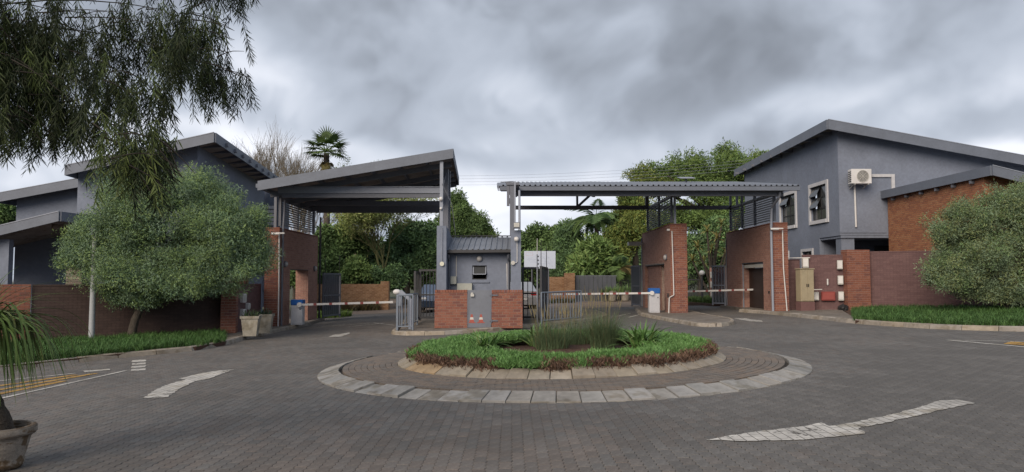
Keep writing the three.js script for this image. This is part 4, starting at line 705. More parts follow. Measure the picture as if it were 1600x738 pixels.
// ---- right house
{
  const X = 15.7, D = 35.6, R0 = V(14.95, 9.15, -34.9), sl = -0.187, R1 = V(31, 9.15 + sl * 16.05, -34.9), B1 = V(31.3, R1.y, -51), B0 = V(15.35, 9.15, -51);
  const t = thing('grey_house', 'two storey grey plastered house with an air conditioner on its wall', 'house', V(20, G(20), -40));
  const topAt = (x) => 9.15 + sl * (x - 14.95) - 0.08;
  part(t, 'wall', extWall([[0, 3.74], [15, 3.74], [15, topAt(X + 15)], [0, topAt(X)]], [], 0.25, V(X, 0, -D), V(1, 0, 0), V(0, 0, 1)), M.greyWall);
  const uL2 = V(0, 0, 1), nL = V(-1, 0, 0), oL = V(X, 0, -50), uu = (d) => 50 - d; // left face, u grows towards the camera
  const w2 = [uu(38.95), uu(36.95), 4.66, 6.42], w1 = [uu(43.3), uu(41.05), 4.66, 6.42], w3 = [uu(40.2), uu(38.9), 2.3, 3.12], w4 = [uu(43.5), uu(42.3), 2.3, 3.12];
  part(t, 'wall', extWall([[0, 0], [uu(38.0), 0], [uu(38.0), 3.74], [uu(D) - 0.251, 3.74], [uu(D) - 0.251, topAt(X)], [0, topAt(X)]], [w1, w2, w3, w4], 0.25, oL, uL2, nL), M.greyWall);
  win(t, oL, uL2, nL, w2, { cols: 2, rows: 3, open: [[0, 2], [0, 1]] }); win(t, oL, uL2, nL, w1, { cols: 2, rows: 3, open: [[0, 2]] }); win(t, oL, uL2, nL, w3, { cols: 2, rows: 1, surround: 0.14 }); win(t, oL, uL2, nL, w4, { cols: 2, rows: 1, surround: 0.14 });
  part(t, 'floor_slab', bx(X + 0.05, 30, 3.62, 3.735, D + 0.02, 38.3), M.greyWall);
  part(t, 'ledge', bx(X - 0.02, 17.9, 3.86, 3.92, D - 0.03, D - 0.001), M.greyWall);
  part(t, 'pillar', bx(X + 0.1, X + 0.72, G(16), 3.619, D + 0.1, D + 0.7), M.greyWall);
  part(t, 'wall', bx(X + 0.26, 30, G(18), 3.619, 38.01, 38.25), M.greyWall);
  part(t, 'window', bx(at(1366, 388, 38).x, at(1389, 388, 38).x, 2.4, at(1370, 384, 38).y, 37.97, 38.005), M.glass);
  part(t, 'wall', bx(30, 30.25, 0, 6.1, D + 0.25, 50), M.greyWall); part(t, 'wall', bx(X, 30.25, 0, 6.1, 50.01, 50.2), M.greyWall);
  roofOn(t, R0, R1, B1, B0, 0.42);
  for (let i = 0; i < 9; i++) { const d = 36.2 + i * 1.7; part(t, 'rafter_end', bx(15.02, 15.69, 8.72, 8.86, d, d + 0.12), M.steel); }
  part(t, 'verge_board', beam(V(15.72, topAt(X) - 0.18, -D + 0.03), V(30, topAt(30) - 0.18, -D + 0.03), 0.03, 0.1), M.greyWall);
  // trunking and drain pipe
  const trunk = [bx(at(1362, 275, D).x, at(1397.5, 275, D).x, at(1380, 277, D).y, at(1380, 272.5, D).y, D - 0.07, D - 0.002), bx(at(1392.5, 280, D).x, at(1397.5, 280, D).x, at(1395, 300, D).y, at(1395, 277, D).y, D - 0.069, D - 0.002)]; part(t, 'pipe_trunking', trunk, M.greyTrim);
  part(t, 'drain_pipe', pipe([at(1335.5, 288, D - 0.1), at(1336, 300, D - 0.05), at(1338, 355, D - 0.05)], 0.045), M.white);
  
  // air conditioner
  const a0 = at(1331, 287, D - 0.6), a1 = at(1362, 264, D - 0.6), cx = (a0.x + a1.x) / 2, cy = (a0.y + a1.y) / 2, aw = a1.x - a0.x, ah = a1.y - a0.y;
  const ac = thing('air_conditioner', 'white outdoor air conditioner unit with round fan grille on the grey house wall', 'air conditioner', V(cx, a0.y, -(D - 0.4)));
  part(ac, 'casing', chbox(aw, ah, 0.38, 0.02).translate(cx, cy, -(D - 0.42)), M.white);
  const fx = cx + aw * 0.06, fz = -(D - 0.615); const gr = part(ac, 'fan_grille', new THREE.TorusGeometry(ah * 0.40, 0.018, 6, 28).translate(fx, cy, fz), M.offwhite);
  part(gr, 'fan_opening', new THREE.CircleGeometry(ah * 0.395, 28).translate(fx, cy, fz - 0.002), mat(rgb(0.16, 0.16, 0.16), 0.7));
  for (let i = 1; i < 5; i++) part(gr, 'ring', new THREE.TorusGeometry(ah * 0.40 * i / 5, 0.008, 4, 24).translate(fx, cy, fz + 0.004), M.offwhite);
  for (let i = 0; i < 4; i++) part(gr, 'spoke', beam(V(fx - Math.cos(i * 0.785) * ah * 0.4, cy - Math.sin(i * 0.785) * ah * 0.4, fz + 0.008), V(fx + Math.cos(i * 0.785) * ah * 0.4, cy + Math.sin(i * 0.785) * ah * 0.4, fz + 0.008), 0.012, 0.01), M.offwhite);
  for (let i = 0; i < 6; i++) part(ac, 'side_slot', bx(cx - aw / 2 - 0.006, cx - aw / 2 + 0.002, cy - ah * 0.38 + i * ah * 0.13, cy - ah * 0.38 + i * ah * 0.13 + 0.05, D - 0.58, D - 0.28), M.black);
  for (const s of [-1, 1]) part(ac, 'bracket', [beam(V(cx + s * aw * 0.33, a0.y - 0.02, -(D - 0.62)), V(cx + s * aw * 0.33, a0.y - 0.02, -D), 0.04, 0.04), beam(V(cx + s * aw * 0.33, a0.y - 0.18, -D + 0.02), V(cx + s * aw * 0.33, a0.y - 0.03, -(D - 0.45)), 0.03, 0.03)], M.offwhite);
}
// ---- orange brick wing
{
  const X = 18.0, D0 = 28.25, D1 = 35.55, R0 = at(1550, 260.5, 27.6), R1 = V(27, R0.y - 0.25 * (27 - R0.x), -27.6), B0 = V(17.75, R0.y, -35.56), B1 = V(27, R1.y, -35.56);
  const t = thing('brick_house', 'orange brick house wing with grey fascia roof behind the bushy tree', 'house', V(21, G(21), -32));
  const topY = R0.y - 0.2, e = 0.012;
  part(t, 'wall', bx(X + e, X + 0.3, G(18), topY, D0 + e, D1), M.mortarBuff);
  const tf = (x) => R0.y - 0.25 * (x - R0.x) - 0.12;
  part(t, 'wall', extWall([[0, G(18)], [8, G(18)], [8, tf(X + 8)], [0, tf(X)]], [], 0.3, V(X + 0.302, 0, -D0 - e), V(1, 0, 0), V(0, 0, 1)), M.mortarBuff);
  const pool = new Pieces(t, 'brick', 'brick_courses');
  brickFace(pool, V(X + e, 1.9, -D1), V(0, 0, 1), V(-1, 0, 0), D1 - D0, topY - 1.9, BR.orange, { proud: e });
  brickFace(pool, V(X, 1.9, -D0 - e), V(1, 0, 0), V(0, 0, 1), 8.2, topY - 1.9, BR.orange, { proud: e, cut: (u, v) => v + 1.9 < tf(X + u) });
  pool.list.forEach((q) => { const p = V(0, 0, 0).setFromMatrixPosition(q.matrix); if (p.y < 2.8 || p.x > 19.7) q.s *= 0.1; });
  pool.done();
  roofOn(t, R0, R1, B1, B0, 0.33);
  for (let i = 0; i < 6; i++) part(t, 'rafter_end', bx(17.83, 17.99, topY - 0.28, topY - 0.16, 28.8 + i * 1.2, 28.9 + i * 1.2), M.steel);
}
// ---- left house
{
  const t = thing('grey_house', 'two storey grey plastered house rising behind the round olive tree', 'house', V(-15, G(-15), -36));
  const R1 = at(335, 209, 30.2), sl = 0.225, R0 = V(-18.2, R1.y - sl * (R1.x + 18.2), -30.2), B1 = V(at(437, 285, 44).x, R1.y, -44), sh = B1.clone().sub(R1), B0 = R0.clone().add(sh);
  roofOn(t, R0, R1, B1, B0, 0.36);
  const c0 = V(at(307, 300, 31.1).x, 0, -31.1), dir = sh.clone().setY(0).normalize(), nrm = V(-dir.z, 0, dir.x).negate(); if (nrm.x < 0) nrm.negate();
  const topAt = (x) => R1.y - sl * (R1.x - x) - 0.07;
  part(t, 'wall', extWall([[-5.0, -0.5], [0, -0.5], [0, topAt(c0.x)], [-5.0, topAt(c0.x - 5.0)]], [], 0.25, c0, V(1, 0, 0), V(0, 0, 1)), M.greyWall);
  const L = sh.length() - 0.6; part(t, 'wall', extWall([[0.252, -0.5], [L, -0.5], [L, R1.y - 0.30], [0.252, R1.y - 0.30]], [], 0.25, c0, dir, nrm), M.greyWall);
  for (let i = 0; i < 9; i++) { const p = c0.clone().addScaledVector(dir, 0.5 + i * 1.45); part(t, 'rafter_end', beam(V(p.x + 0.02, R1.y - 0.26, p.z), V(p.x + 0.02 + nrm.x * 1.1, R1.y - 0.20, p.z + nrm.z * 1.1), 0.12, 0.16), M.steel); }
  // wing behind the canopy with a white louvred shutter
  const wx = at(399, 320, 44.6).x, wx1 = at(441, 320, 44.6).x; part(t, 'wall', bx(wx - 1, wx1, 0, 7.0, 44.6, 46), M.greyWall);
  part(t, 'downpipe', rod(V(at(441, 320, 44.5).x - 0.1, 6.9, -44.5), V(at(441, 320, 44.5).x - 0.1, 1.5, -44.5), 0.05), M.greyTrim);
  const s0 = at(416.5, 353, 44.5), s1 = at(429.5, 321, 44.5); const sh0 = part(t, 'shutter', bx(s0.x, s1.x, s0.y, s1.y, 44.52, 44.58), M.dark);
  for (let i = 0; i < 5; i++) { const y0 = lerp(s0.y, s1.y, i / 5) + 0.03, y1 = lerp(s0.y, s1.y, (i + 1) / 5) - 0.03; part(sh0, 'slat', bx(s0.x + 0.03, s1.x - 0.03, y0, y1, 44.48, 44.51), M.white); }
  part(t, 'pilaster', bx(at(404.5, 330, 44.3).x, at(414.5, 330, 44.3).x, 1, at(410, 319, 44.3).y, 44.2, 44.59), M.fascia);
  // low block further left
  const F0 = at(3, 304, 36), F1 = at(150, 275, 36), bk = V(0, 0, -7); roofOn(t, V(F0.x - 0.3, F0.y, -36), F1, F1.clone().add(bk), V(F0.x - 0.3, F0.y, -43), 0.40);
  const wx0 = at(25, 330, 36.8).x; part(t, 'wall', extWall([[0, -1], [5.2, -1], [5.2, 5.9 + 0.95], [0, 5.83]], [], 0.25, V(wx0, 0, -36.8), V(1, 0, 0), V(0, 0, 1)), M.greyWall); part(t, 'wall', bx(wx0, wx0 + 0.25, -1, 5.8, 37.06, 42.8), M.greyWall);
  // carport
  const C1 = at(93, 332.5, 26), C0 = V(-21, C1.y - 0.245 * (C1.x + 21), -26), C2 = V(-15.55, C1.y, -29.4); const C3 = V(-21, C0.y, -29.4);
  const cp = thing('carport', 'low grey roofed carport behind the dark brown wall', 'carport', V(-17, G(-17), -28)); roofOn(cp, C0, C1, C2, C3, 0.30);
  part(cp, 'wall', bx(-19.5, at(13, 400, 26.4).x, -0.5, 3.05, 26.4, 26.65), M.greyWall); part(cp, 'wall', bx(-19.5, -15.2, -0.5, 3.5, 29.2, 29.45), M.greyWall);
  part(cp, 'beam', beam(at(82, 354, 26.3), V(-15.6, at(82, 354, 26.3).y, -29), 0.12, 0.18), mat(rgb(0.16, 0.12, 0.09), 0.9, T.grain)); part(cp, 'post', bx(-15.55, -15.35, -0.5, 3.4, 28.9, 29.1), M.greyWall);
  const stone = tones([[0.24, 0.20, 0.16], [0.30, 0.26, 0.21], [0.17, 0.145, 0.12], [0.34, 0.28, 0.21]], 0.95, T.stain), pr = rngOf(9), sx0 = at(104, 425, 26.5).x, sx1 = at(127, 425, 26.5).x;
  const stk = thing('stone_pillar', 'stacked stone clad pillar showing above the dark brown wall under the carport', 'pillar', V((sx0 + sx1) / 2, G(-16), -26.6)); part(stk, 'core', bx(sx0 + 0.02, sx1 - 0.02, -0.4, at(110, 412, 26.5).y - 0.02, 26.52, 26.95), M.mortar);
  for (let i = 0; i < 24; i++) { const y = -0.4 + i * 0.107; if (y + 0.1 > at(110, 411, 26.5).y) break; part(stk, 'stone', bx(sx0 - pr() * 0.03, sx1 + pr() * 0.03, y, y + 0.096, 26.48 + pr() * 0.03, 26.98), stone[Math.floor(pr() * 4)]); }
}

// ================================================================ BOOM BARRIERS
function barrier(x, d, base, dirX, len, h, label, tip = 0, w = 0.44) {
  const y0 = G(x) + base, t = thing('boom_barrier', label, 'boom barrier', V(x, y0, -d));
  const body = part(t, 'cabinet', chbox(w, h * 0.78, 0.34, 0.02).translate(x, y0 + h * 0.39, -d), mat(rgb(0.60, 0.62, 0.66), 0.45, T.metal));
  part(t, 'cap', chbox(w + 0.02, h * 0.22, 0.36, 0.02).translate(x, y0 + h * 0.89, -d), M.blue);
  part(body, 'door_panel', chbox(w * 0.86, h * 0.66, 0.012, 0.004).translate(x, y0 + h * 0.38, -d + 0.173), mat(rgb(0.56, 0.58, 0.63), 0.45, T.metal)); part(body, 'lock', chbox(0.05, 0.03, 0.015, 0.004).translate(x + w * 0.3, y0 + h * 0.62, -d + 0.183), M.black);
  const ay = y0 + h * 0.80, a = V(x + dirX * 0.12, ay, -d + 0.22), b = V(x + dirX * len, ay + tip, -d + 0.22), arm = part(t, 'arm', beam(a, b, 0.045, 0.075), M.white);
  const n = Math.max(3, Math.round(len / 0.56)); for (let i = 1; i < n; i++) { const p = a.clone().lerp(b, i / n); part(arm, 'red_band', beam(a.clone().lerp(b, i / n - 0.016 / 1), a.clone().lerp(b, i / n + 0.016), 0.05, 0.08), mat(rgb(0.24, 0.06, 0.06), 0.5)); }
  part(t, 'arm_hub', rod(V(a.x, ay, -d + 0.16), V(a.x, ay, -d + 0.27), 0.09, 0.09, 16), M.white);
  return t;
}
barrier(at(465, 500, 28.2).x, 28.2, 0.115, 1, 3.62, 0.95, 'blue topped boom barrier beside the brick pier with potted aloes', 0.10);
barrier(at(1022, 480, 31.0).x, 31.0, 0.11, -1, 4.25, 1.02, 'blue topped boom barrier of the middle lane, its arm ending at the blue railing', -0.05);
barrier(7.42, 33.6, 0.11, 1, 3.6, 1.0, 'boom barrier half hidden behind the middle brick pier, its arm crossing the right lane', 0.10);

// ================================================================ RAILINGS, GATES AND POSTS
const railBlue = mat(rgb(0.20, 0.24, 0.30), 0.5, T.metal);
function railing(a, b, h, n, label, m = railBlue, base = 0.11) {
  const ya = G(a.x) + base, yb = G(b.x) + base, A = (k, y) => V(lerp(a.x, b.x, k), lerp(ya, yb, k) + y, lerp(a.z, b.z, k)), t = thing('railing', label, 'railing', A(0.5, 0));
  part(t, 'top_rail', rod(A(0, h), A(1, h), 0.025), m); part(t, 'bottom_rail', rod(A(0, 0.12), A(1, 0.12), 0.018), m);
  for (let i = 0; i <= n; i++) part(t, 'bar', i % n === 0 ? rod(A(i / n, 0), A(i / n, h), 0.028) : rod(A(i / n, 0.12), A(i / n, h), 0.014), m);
  return t;
}
railing(V(at(620, 500, 23.6).x, 0, -23.6), V(at(652, 500, 26.3).x, 0, -26.3), 1.10, 8, 'grey metal railing on the guard house island facing the left lane');
railing(V(at(622, 500, 23.62).x, 0, -23.5), V(at(645, 500, 23.5).x, 0, -23.5), 1.10, 4, 'short front piece of grey railing on the guard house island');
railing(V(at(846, 500, 24.9).x, 0, -24.9), V(at(908, 500, 26.6).x, 0, -26.6), 1.05, 14, 'blue grey metal railing behind the tall grass clumps');
{ // boom rest with white head
  const p = V(at(641, 490, 24.1).x, 0, -24.1), y0 = G(p.x) + 0.11, t = thing('barrier_rest', 'grey bent steel boom rest with a white lamp at the guard house island', 'barrier post', V(p.x, y0, p.z));
  const top = at(641, 468, 24.1), e1 = at(626, 455, 24.1), e2 = at(624, 478, 24.1);
  part(t, 'post', beam(V(p.x, y0, p.z), top, 0.13, 0.10), M.steelLight); part(t, 'arm', beam(top.clone().add(V(0.03, -0.05, 0)), e1, 0.12, 0.10), M.steelLight); part(t, 'hook', beam(e1.clone().add(V(0, 0.03, 0)), e2, 0.10, 0.09), M.steelLight);
  part(t, 'lamp', new THREE.SphereGeometry(0.1, 16, 10).scale(1.3, 0.9, 1).translate(...at(620, 456.5, 24.1).toArray()), M.white);
}
function gateLeaf(a, b, y0, y1, label, { bars = 8, m = M.steel, mesh = false, name = 'gate', rods = [] } = {}) {
  const A = (k, y) => V(lerp(a.x, b.x, k), y, lerp(a.z, b.z, k)), t = thing(name, label, 'gate', A(0.5, y0)), f = 0.07;
  part(t, 'stile', beam(A(0, y0), A(0, y1), f, f), m); part(t, 'stile', beam(A(1, y0), A(1, y1), f, f), m);
  part(t, 'rail', beam(A(0, y1 - 0.036), A(1, y1 - 0.036), f * 0.95, f), m); part(t, 'rail', beam(A(0, y0 + 0.1), A(1, y0 + 0.1), f * 0.95, f), m); part(t, 'rail', beam(A(0, lerp(y0, y1, 0.5)), A(1, lerp(y0, y1, 0.5)), f * 0.8, f * 0.8), m);
  for (let i = 1; i < bars; i++) part(t, 'bar', rod(A(i / bars, y0 + 0.1), A(i / bars, y1 - 0.04), 0.016, 0.016, 6), m);
  if (mesh) { const dx = b.clone().sub(a).setY(0), nn = V(-dx.z, 0, dx.x).normalize().multiplyScalar(0.006); const P = (k, y, s) => A(k, y).addScaledVector(nn, s); part(t, 'screen_panel', hexa([P(0.06, y0 + 0.14, -1), P(0.94, y0 + 0.14, -1), P(0.94, y0 + 0.14, 1), P(0.06, y0 + 0.14, 1), P(0.06, y1 - 0.08, -1), P(0.94, y1 - 0.08, -1), P(0.94, y1 - 0.08, 1), P(0.06, y1 - 0.08, 1)]), new THREE.MeshStandardMaterial({ color: rgb(0.07, 0.08, 0.10), roughness: 0.6, transparent: true, opacity: 0.72 })); }
  for (const [k, h] of rods) part(t, 'fence_rod', rod(A(k, y1 - 0.1), A(k, y1 + h), 0.016, 0.012, 6), M.black);
  return t;
}
gateLeaf(V(-8.42, 0, -33.3), V(-8.06, 0, -35.0), G(-8.3) + 0.1, 1.92, 'dark screened gate leaf folded open beside the brick pier with potted aloes', { mesh: true, rods: [[0.1, 0.85], [0.95, 0.85]] });
gateLeaf(V(at(656, 470, 27.6).x, 0, -27.6), V(at(682, 470, 27.6).x, 0, -27.6), 0.12, at(670, 421, 27.6).y, 'dark pedestrian gate between the guard house and the left railing', { bars: 5, m: M.dark });
gateLeaf(V(at(648, 470, 26.4).x, 0, -26.4), V(at(657, 470, 28.6).x, 0, -28.6), 0.12, at(652, 424, 27).y, 'dark side fence panel behind the left railing', { bars: 6, m: M.dark, name: 'fence_panel' });
gateLeaf(V(at(817, 470, 27.6).x, 0, -27.6), V(at(840, 470, 27.6).x, 0, -27.6), 0.14, at(830, 417.5, 27.6).y, 'dark pedestrian gate to the right of the guard house', { bars: 3, m: M.dark });
gateLeaf(V(at(845, 470, 25.6).x, 0, -25.6), V(at(855, 470, 28.6).x, 0, -28.6), 0.14, at(850, 417, 27).y, 'dark swung side panel beside the pedestrian gate and white sign', { bars: 5, m: M.dark, mesh: true, name: 'fence_panel', rods: [[0.05, 0.9], [0.9, 0.8]] });
gateLeaf(V(MP.x0 - 0.08, 0, -37.2), V(MP.x0 - 0.34, 0, -38.2), G(6.3) + 0.12, at(1002, 415, 37.5).y, 'dark screened gate leaf folded open behind the middle brick pier', { mesh: true });
gateLeaf(V(RP.x0 - 0.03, 0, -36.5), V(RP.x0 - 0.44, 0, -37.2), G(10.2) + 0.12, at(1140, 415, 36.8).y, 'grey framed gate leaf folded open beside the brown doorway pier', { mesh: true, m: M.steelLight, bars: 4, rods: [[0.97, 0.9]] });
{ const p = V(at(839.5, 480, 25.9).x, 0, -25.9), t = thing('antenna_pole', 'thin pale antenna pole beside the dark pedestrian gate', 'pole', V(p.x, G(p.x) + 0.11, p.z)); part(t, 'pole', rod(V(p.x, G(p.x) + 0.11, p.z), V(p.x, 2.5, p.z), 0.028, 0.022), M.steelLight); part(t, 'whip', rod(V(p.x, 2.5, p.z), V(p.x, 3.05, p.z), 0.012, 0.008), M.white); for (let i = 0; i < 5; i++) part(t, 'insulator', new THREE.SphereGeometry(0.03, 8, 6).translate(p.x + 0.03, 1.9 + i * 0.13, p.z), M.black); }

// ================================================================ SIGN PANEL with a faint plan print
{
  const D = 47, a = at(819, 420, D), b = at(868, 392.5, D), w = b.x - a.x, h = b.y - a.y, cv = document.createElement('canvas'); cv.width = 512; cv.height = 320; const c = cv.getContext('2d');
  c.fillStyle = '#b9c4d6'; c.fillRect(0, 0, 512, 320); const r = rngOf(3); c.strokeStyle = 'rgba(140,152,178,0.45)'; c.lineWidth = 3;
  for (let i = 0; i < 10; i++) { c.beginPath(); c.moveTo(40 + r() * 430, 30 + r() * 260); for (let k = 0; k < 4; k++) c.lineTo(40 + r() * 430, 30 + r() * 260); c.stroke(); }
  c.strokeStyle = 'rgba(190,120,130,0.6)'; c.strokeRect(30, 24, 110, 60); 
  const tx = new THREE.CanvasTexture(cv); tx.colorSpace = THREE.SRGBColorSpace;
  const t = thing('sign_board', 'white plan board on two posts beyond the right lane gate', 'sign', V((a.x + b.x) / 2, G(1.7), -D));
  part(t, 'panel', bx(a.x, b.x, a.y, b.y, D + 0.005, D + 0.05), M.white);
  const g = new THREE.PlaneGeometry(w, h); g.userData.keepUV = true; g.translate((a.x + b.x) / 2, (a.y + b.y) / 2, -D); part(t, 'plan_print', g, new THREE.MeshStandardMaterial({ map: tx, roughness: 0.6 }));
  for (const k of [0.25, 0.78]) part(t, 'post', rod(V(lerp(a.x, b.x, k), G(1.7) - 0.05, -D - 0.09), V(lerp(a.x, b.x, k), b.y - 0.1, -D - 0.09), 0.04), M.steel);
}

// ================================================================ LAMP POST, POTS
{ const p = gnd(142, 541); p.y = G(p.x) + 0.1; const t = thing('lamp_post', 'plain grey lamp post standing in the grass strip before the dark brown wall', 'lamp post', p); part(t, 'pole', rod(p, up(p, 3.1), 0.085, 0.062, 14), mat(rgb(0.42, 0.45, 0.48), 0.55, T.metal)); part(t, 'lantern', new THREE.CylinderGeometry(0.16, 0.09, 0.24, 14).translate(p.x, p.y + 3.22, p.z), M.steelLight); part(t, 'hood', new THREE.ConeGeometry(0.2, 0.1, 14).translate(p.x, p.y + 3.39, p.z), M.steel); }
function squarePot(parent, w, h) { // tapered square pot, open on top
  const o = [[0.36, 0], [0.47, 0.86], [0.52, 0.87], [0.53, 1], [0.46, 1], [0.42, 0.86], [0.40, 0.80]].map(([r, y]) => new THREE.Vector2(r * w * Math.SQRT2, y * h)); o.unshift(new THREE.Vector2(0.001, 0)); o.push(new THREE.Vector2(0.001, 0.80 * h));
  let g = new THREE.LatheGeometry(o, 4, Math.PI / 4); g = g.toNonIndexed(); g.computeVertexNormals(); return g;
}
const leafShape = (L, W, bend, curl, seg = 6, tipPow = 1) => { // strap leaf growing up from the origin and arching along +z
  const pos = [], idx = []; let y = 0, z = 0, a = bend; const ds = L / seg;
  for (let i = 0; i <= seg; i++) { const k = i / seg, w = W * 0.5 * (1 - Math.pow(k, 2.2 / tipPow)) * (0.65 + 0.35 * Math.min(1, k * 4)) + 0.0006; pos.push(-w, y, z, 0, y - w * 0.35, z, w, y, z); y += Math.cos(a) * ds; z += Math.sin(a) * ds; a += curl / seg; }
  for (let i = 0; i < seg; i++) { const b = i * 3; idx.push(b, b + 1, b + 3, b + 1, b + 4, b + 3, b + 1, b + 2, b + 4, b + 2, b + 5, b + 4); }
  const g = new THREE.BufferGeometry(); g.setAttribute('position', new THREE.Float32BufferAttribute(pos, 3)); g.setIndex(idx); g.computeVertexNormals(); return meterUV(g);
};
const leafMat = (r, g, b, rough = 0.55) => new THREE.MeshPhysicalMaterial({ color: rgb(r, g, b), roughness: rough, side: THREE.DoubleSide, transmission: 0.0, specularIntensity: 0.4 });
{
  const pr = rngOf(44), aloe = [leafMat(0.055, 0.085, 0.045), leafMat(0.075, 0.105, 0.055), leafMat(0.05, 0.07, 0.045)], shapes = [leafShape(0.34, 0.055, 0.25, 0.7, 5), leafShape(0.3, 0.06, 0.7, 0.5, 5), leafShape(0.26, 0.05, 1.05, 0.2, 5)];
  [[391.5, 525.5, 22.6, 'pale concrete pot of spiky aloes nearer the kerb, wider of the pair'], [414, 522, 23.8, 'pale concrete pot of spiky aloes beside the brick pier conduit']].forEach(([px, py, d, label], k) => {
    const p = at(px, py, d); p.y = G(p.x) + 0.115; const t = thing('plant_pot', label, 'plant pot', p, null, 0.15); t.userData.local = true; const s = k ? 0.9 : 1;
    local(t, 'pot', meterUV(squarePot(t, 0.52 * s, 0.60)), mat(rgb(0.36, 0.34, 0.29), 0.95, T.stain)); local(t, 'soil', meterUV(new THREE.CircleGeometry(0.25 * s, 12).rotateX(-Math.PI / 2).translate(0, 0.5, 0)), M.soil);
    for (let c = 0; c < 3; c++) { const cx = (c - 1) * 0.14, cz = (pr() - 0.5) * 0.2; for (let i = 0; i < 13; i++) { const o = local(t, 'leaf', shapes[i % 3], aloe[Math.floor(pr() * 3)]); o.position.set(cx, 0.5, cz); o.rotation.set(0, i * 2.4 + pr(), 0); const q = 0.75 + pr() * 0.4; o.scale.set(q, q, q); } }
  });
}
// ---- foreground pot with a ponytail palm
{
  const p = gnd(-3, 733); const t = thing('potted_palm', 'weathered round concrete pot with a drooping ponytail palm', 'potted plant', V(p.x - 0.02, G(p.x), p.z)); t.userData.local = true;
  const prof = [[0.001, 0], [0.19, 0], [0.215, 0.04], [0.225, 0.07], [0.215, 0.09], [0.255, 0.26], [0.27, 0.30], [0.295, 0.305], [0.31, 0.33], [0.31, 0.37], [0.295, 0.385], [0.262, 0.385], [0.25, 0.36], [0.24, 0.31], [0.001, 0.31]].map(([r, y]) => new THREE.Vector2(r, y));
  const pg = new THREE.LatheGeometry(prof, 40), pp = pg.attributes.position; for (let i = 0; i < pp.count; i++) { const x = pp.getX(i), y = pp.getY(i), z = pp.getZ(i), r = Math.hypot(x, z), k = r > 0.2 ? 1 + (fbm(x * 9 + 3, y * 12, z * 9, 3) - 0.5) * 0.05 : 1; pp.setXYZ(i, x * k, y, z * k); } pg.computeVertexNormals();
  const potTex = tex(512, 1.6, (u, v) => { const a = pf(u, v, 5, 5, 71), b = pf(u, v, 60, 2, 75), d = smooth(0.52, 0.66, pf(u, v, 7, 5, 79)); const c = 0.86 + (a - 0.5) * 0.3 + (b - 0.5) * 0.2; return [c * (1 - d * 0.28), c * (1 - d * 0.36), c * (1 - d * 0.46)]; });
  local(t, 'pot', meterUV(pg), mat(rgb(0.33, 0.29, 0.245), 0.95, potTex, { bumpMap: T.bump, bumpScale: 0.006 }));
  local(t, 'soil', meterUV(new THREE.CircleGeometry(0.245, 24).rotateX(-Math.PI / 2).translate(0, 0.318, 0)), M.soil);
  const tp = [V(-0.02, 0.28, 0), V(-0.05, 0.40, 0), V(-0.12, 0.6, 0.0), V(-0.17, 0.9, 0.01), V(-0.18, 1.24, 0)], tg = taper(tp, 0.17, 0.045, 12, 16), bp = tg.attributes.position, tc = new THREE.CatmullRomCurve3(tp); for (let i = 0; i < bp.count; i++) { const y = bp.getY(i), c = tc.getPointAt(clamp((y - 0.28) / 0.96, 0, 1)), k = 1 + (fbm(bp.getX(i) * 30, y * 30, bp.getZ(i) * 30, 2) - 0.5) * 0.25; bp.setXYZ(i, c.x + (bp.getX(i) - c.x) * k, y, c.z + (bp.getZ(i) - c.z) * k); } tg.computeVertexNormals();
  local(t, 'trunk', meterUV(tg), mat(rgb(0.075, 0.06, 0.045), 0.95, T.grain, { bumpMap: T.bump, bumpScale: 0.02 }));
  const hang = (L, W, bend, end, q) => { const seg = 14, pos = [], idx = [], ds = L / seg; let y = 0, z = 0; for (let i = 0; i <= seg; i++) { const k = i / seg, w = W * 0.5 * (1 - Math.pow(k, 3)) + 0.0008, a = lerp(bend, end, smooth(0, q, k)); pos.push(-w, y, z, 0, y - w * 0.4, z, w, y, z); y += Math.cos(a) * ds; z += Math.sin(a) * ds; } for (let i = 0; i < seg; i++) { const b = i * 3; idx.push(b, b + 1, b + 3, b + 1, b + 4, b + 3, b + 1, b + 2, b + 4, b + 2, b + 5, b + 4); } const g = new THREE.BufferGeometry(); g.setAttribute('position', new THREE.Float32BufferAttribute(pos, 3)); g.setIndex(idx); g.computeVertexNormals(); return meterUV(g); };
  const pr = rngOf(81), gm = [leafMat(0.10, 0.165, 0.045), leafMat(0.13, 0.20, 0.055), leafMat(0.075, 0.125, 0.036), leafMat(0.17, 0.21, 0.075)];
  const sh = []; for (let i = 0; i < 10; i++) sh.push(hang(0.82 + (i % 5) * 0.08, 0.019, 0.25 + (i % 3) * 0.3, 2.85 + (i % 4) * 0.07, 0.42 + (i % 3) * 0.16)); sh.push(hang(0.8, 0.016, 0.25, 1.7, 0.9), hang(0.85, 0.016, 0.7, 1.9, 1), hang(0.62, 0.016, 0.05, 0.8, 1));
  for (let i = 0; i < 300; i++) { const k = pr(), o = local(t, 'leaf', sh[k < 0.9 ? Math.floor(pr() * 10) : 10 + Math.floor(pr() * 3)], gm[Math.floor(pr() * 4)]); o.position.set(-0.18 + (pr() - 0.5) * 0.06, 1.12 + pr() * 0.16, (pr() - 0.5) * 0.06); o.rotation.set((pr() - 0.5) * 0.16, pr() * 6.283, (pr() - 0.5) * 0.16); const s = 0.8 + pr() * 0.3; o.scale.set(1, s, s * (0.9 + pr() * 0.85)); }
}

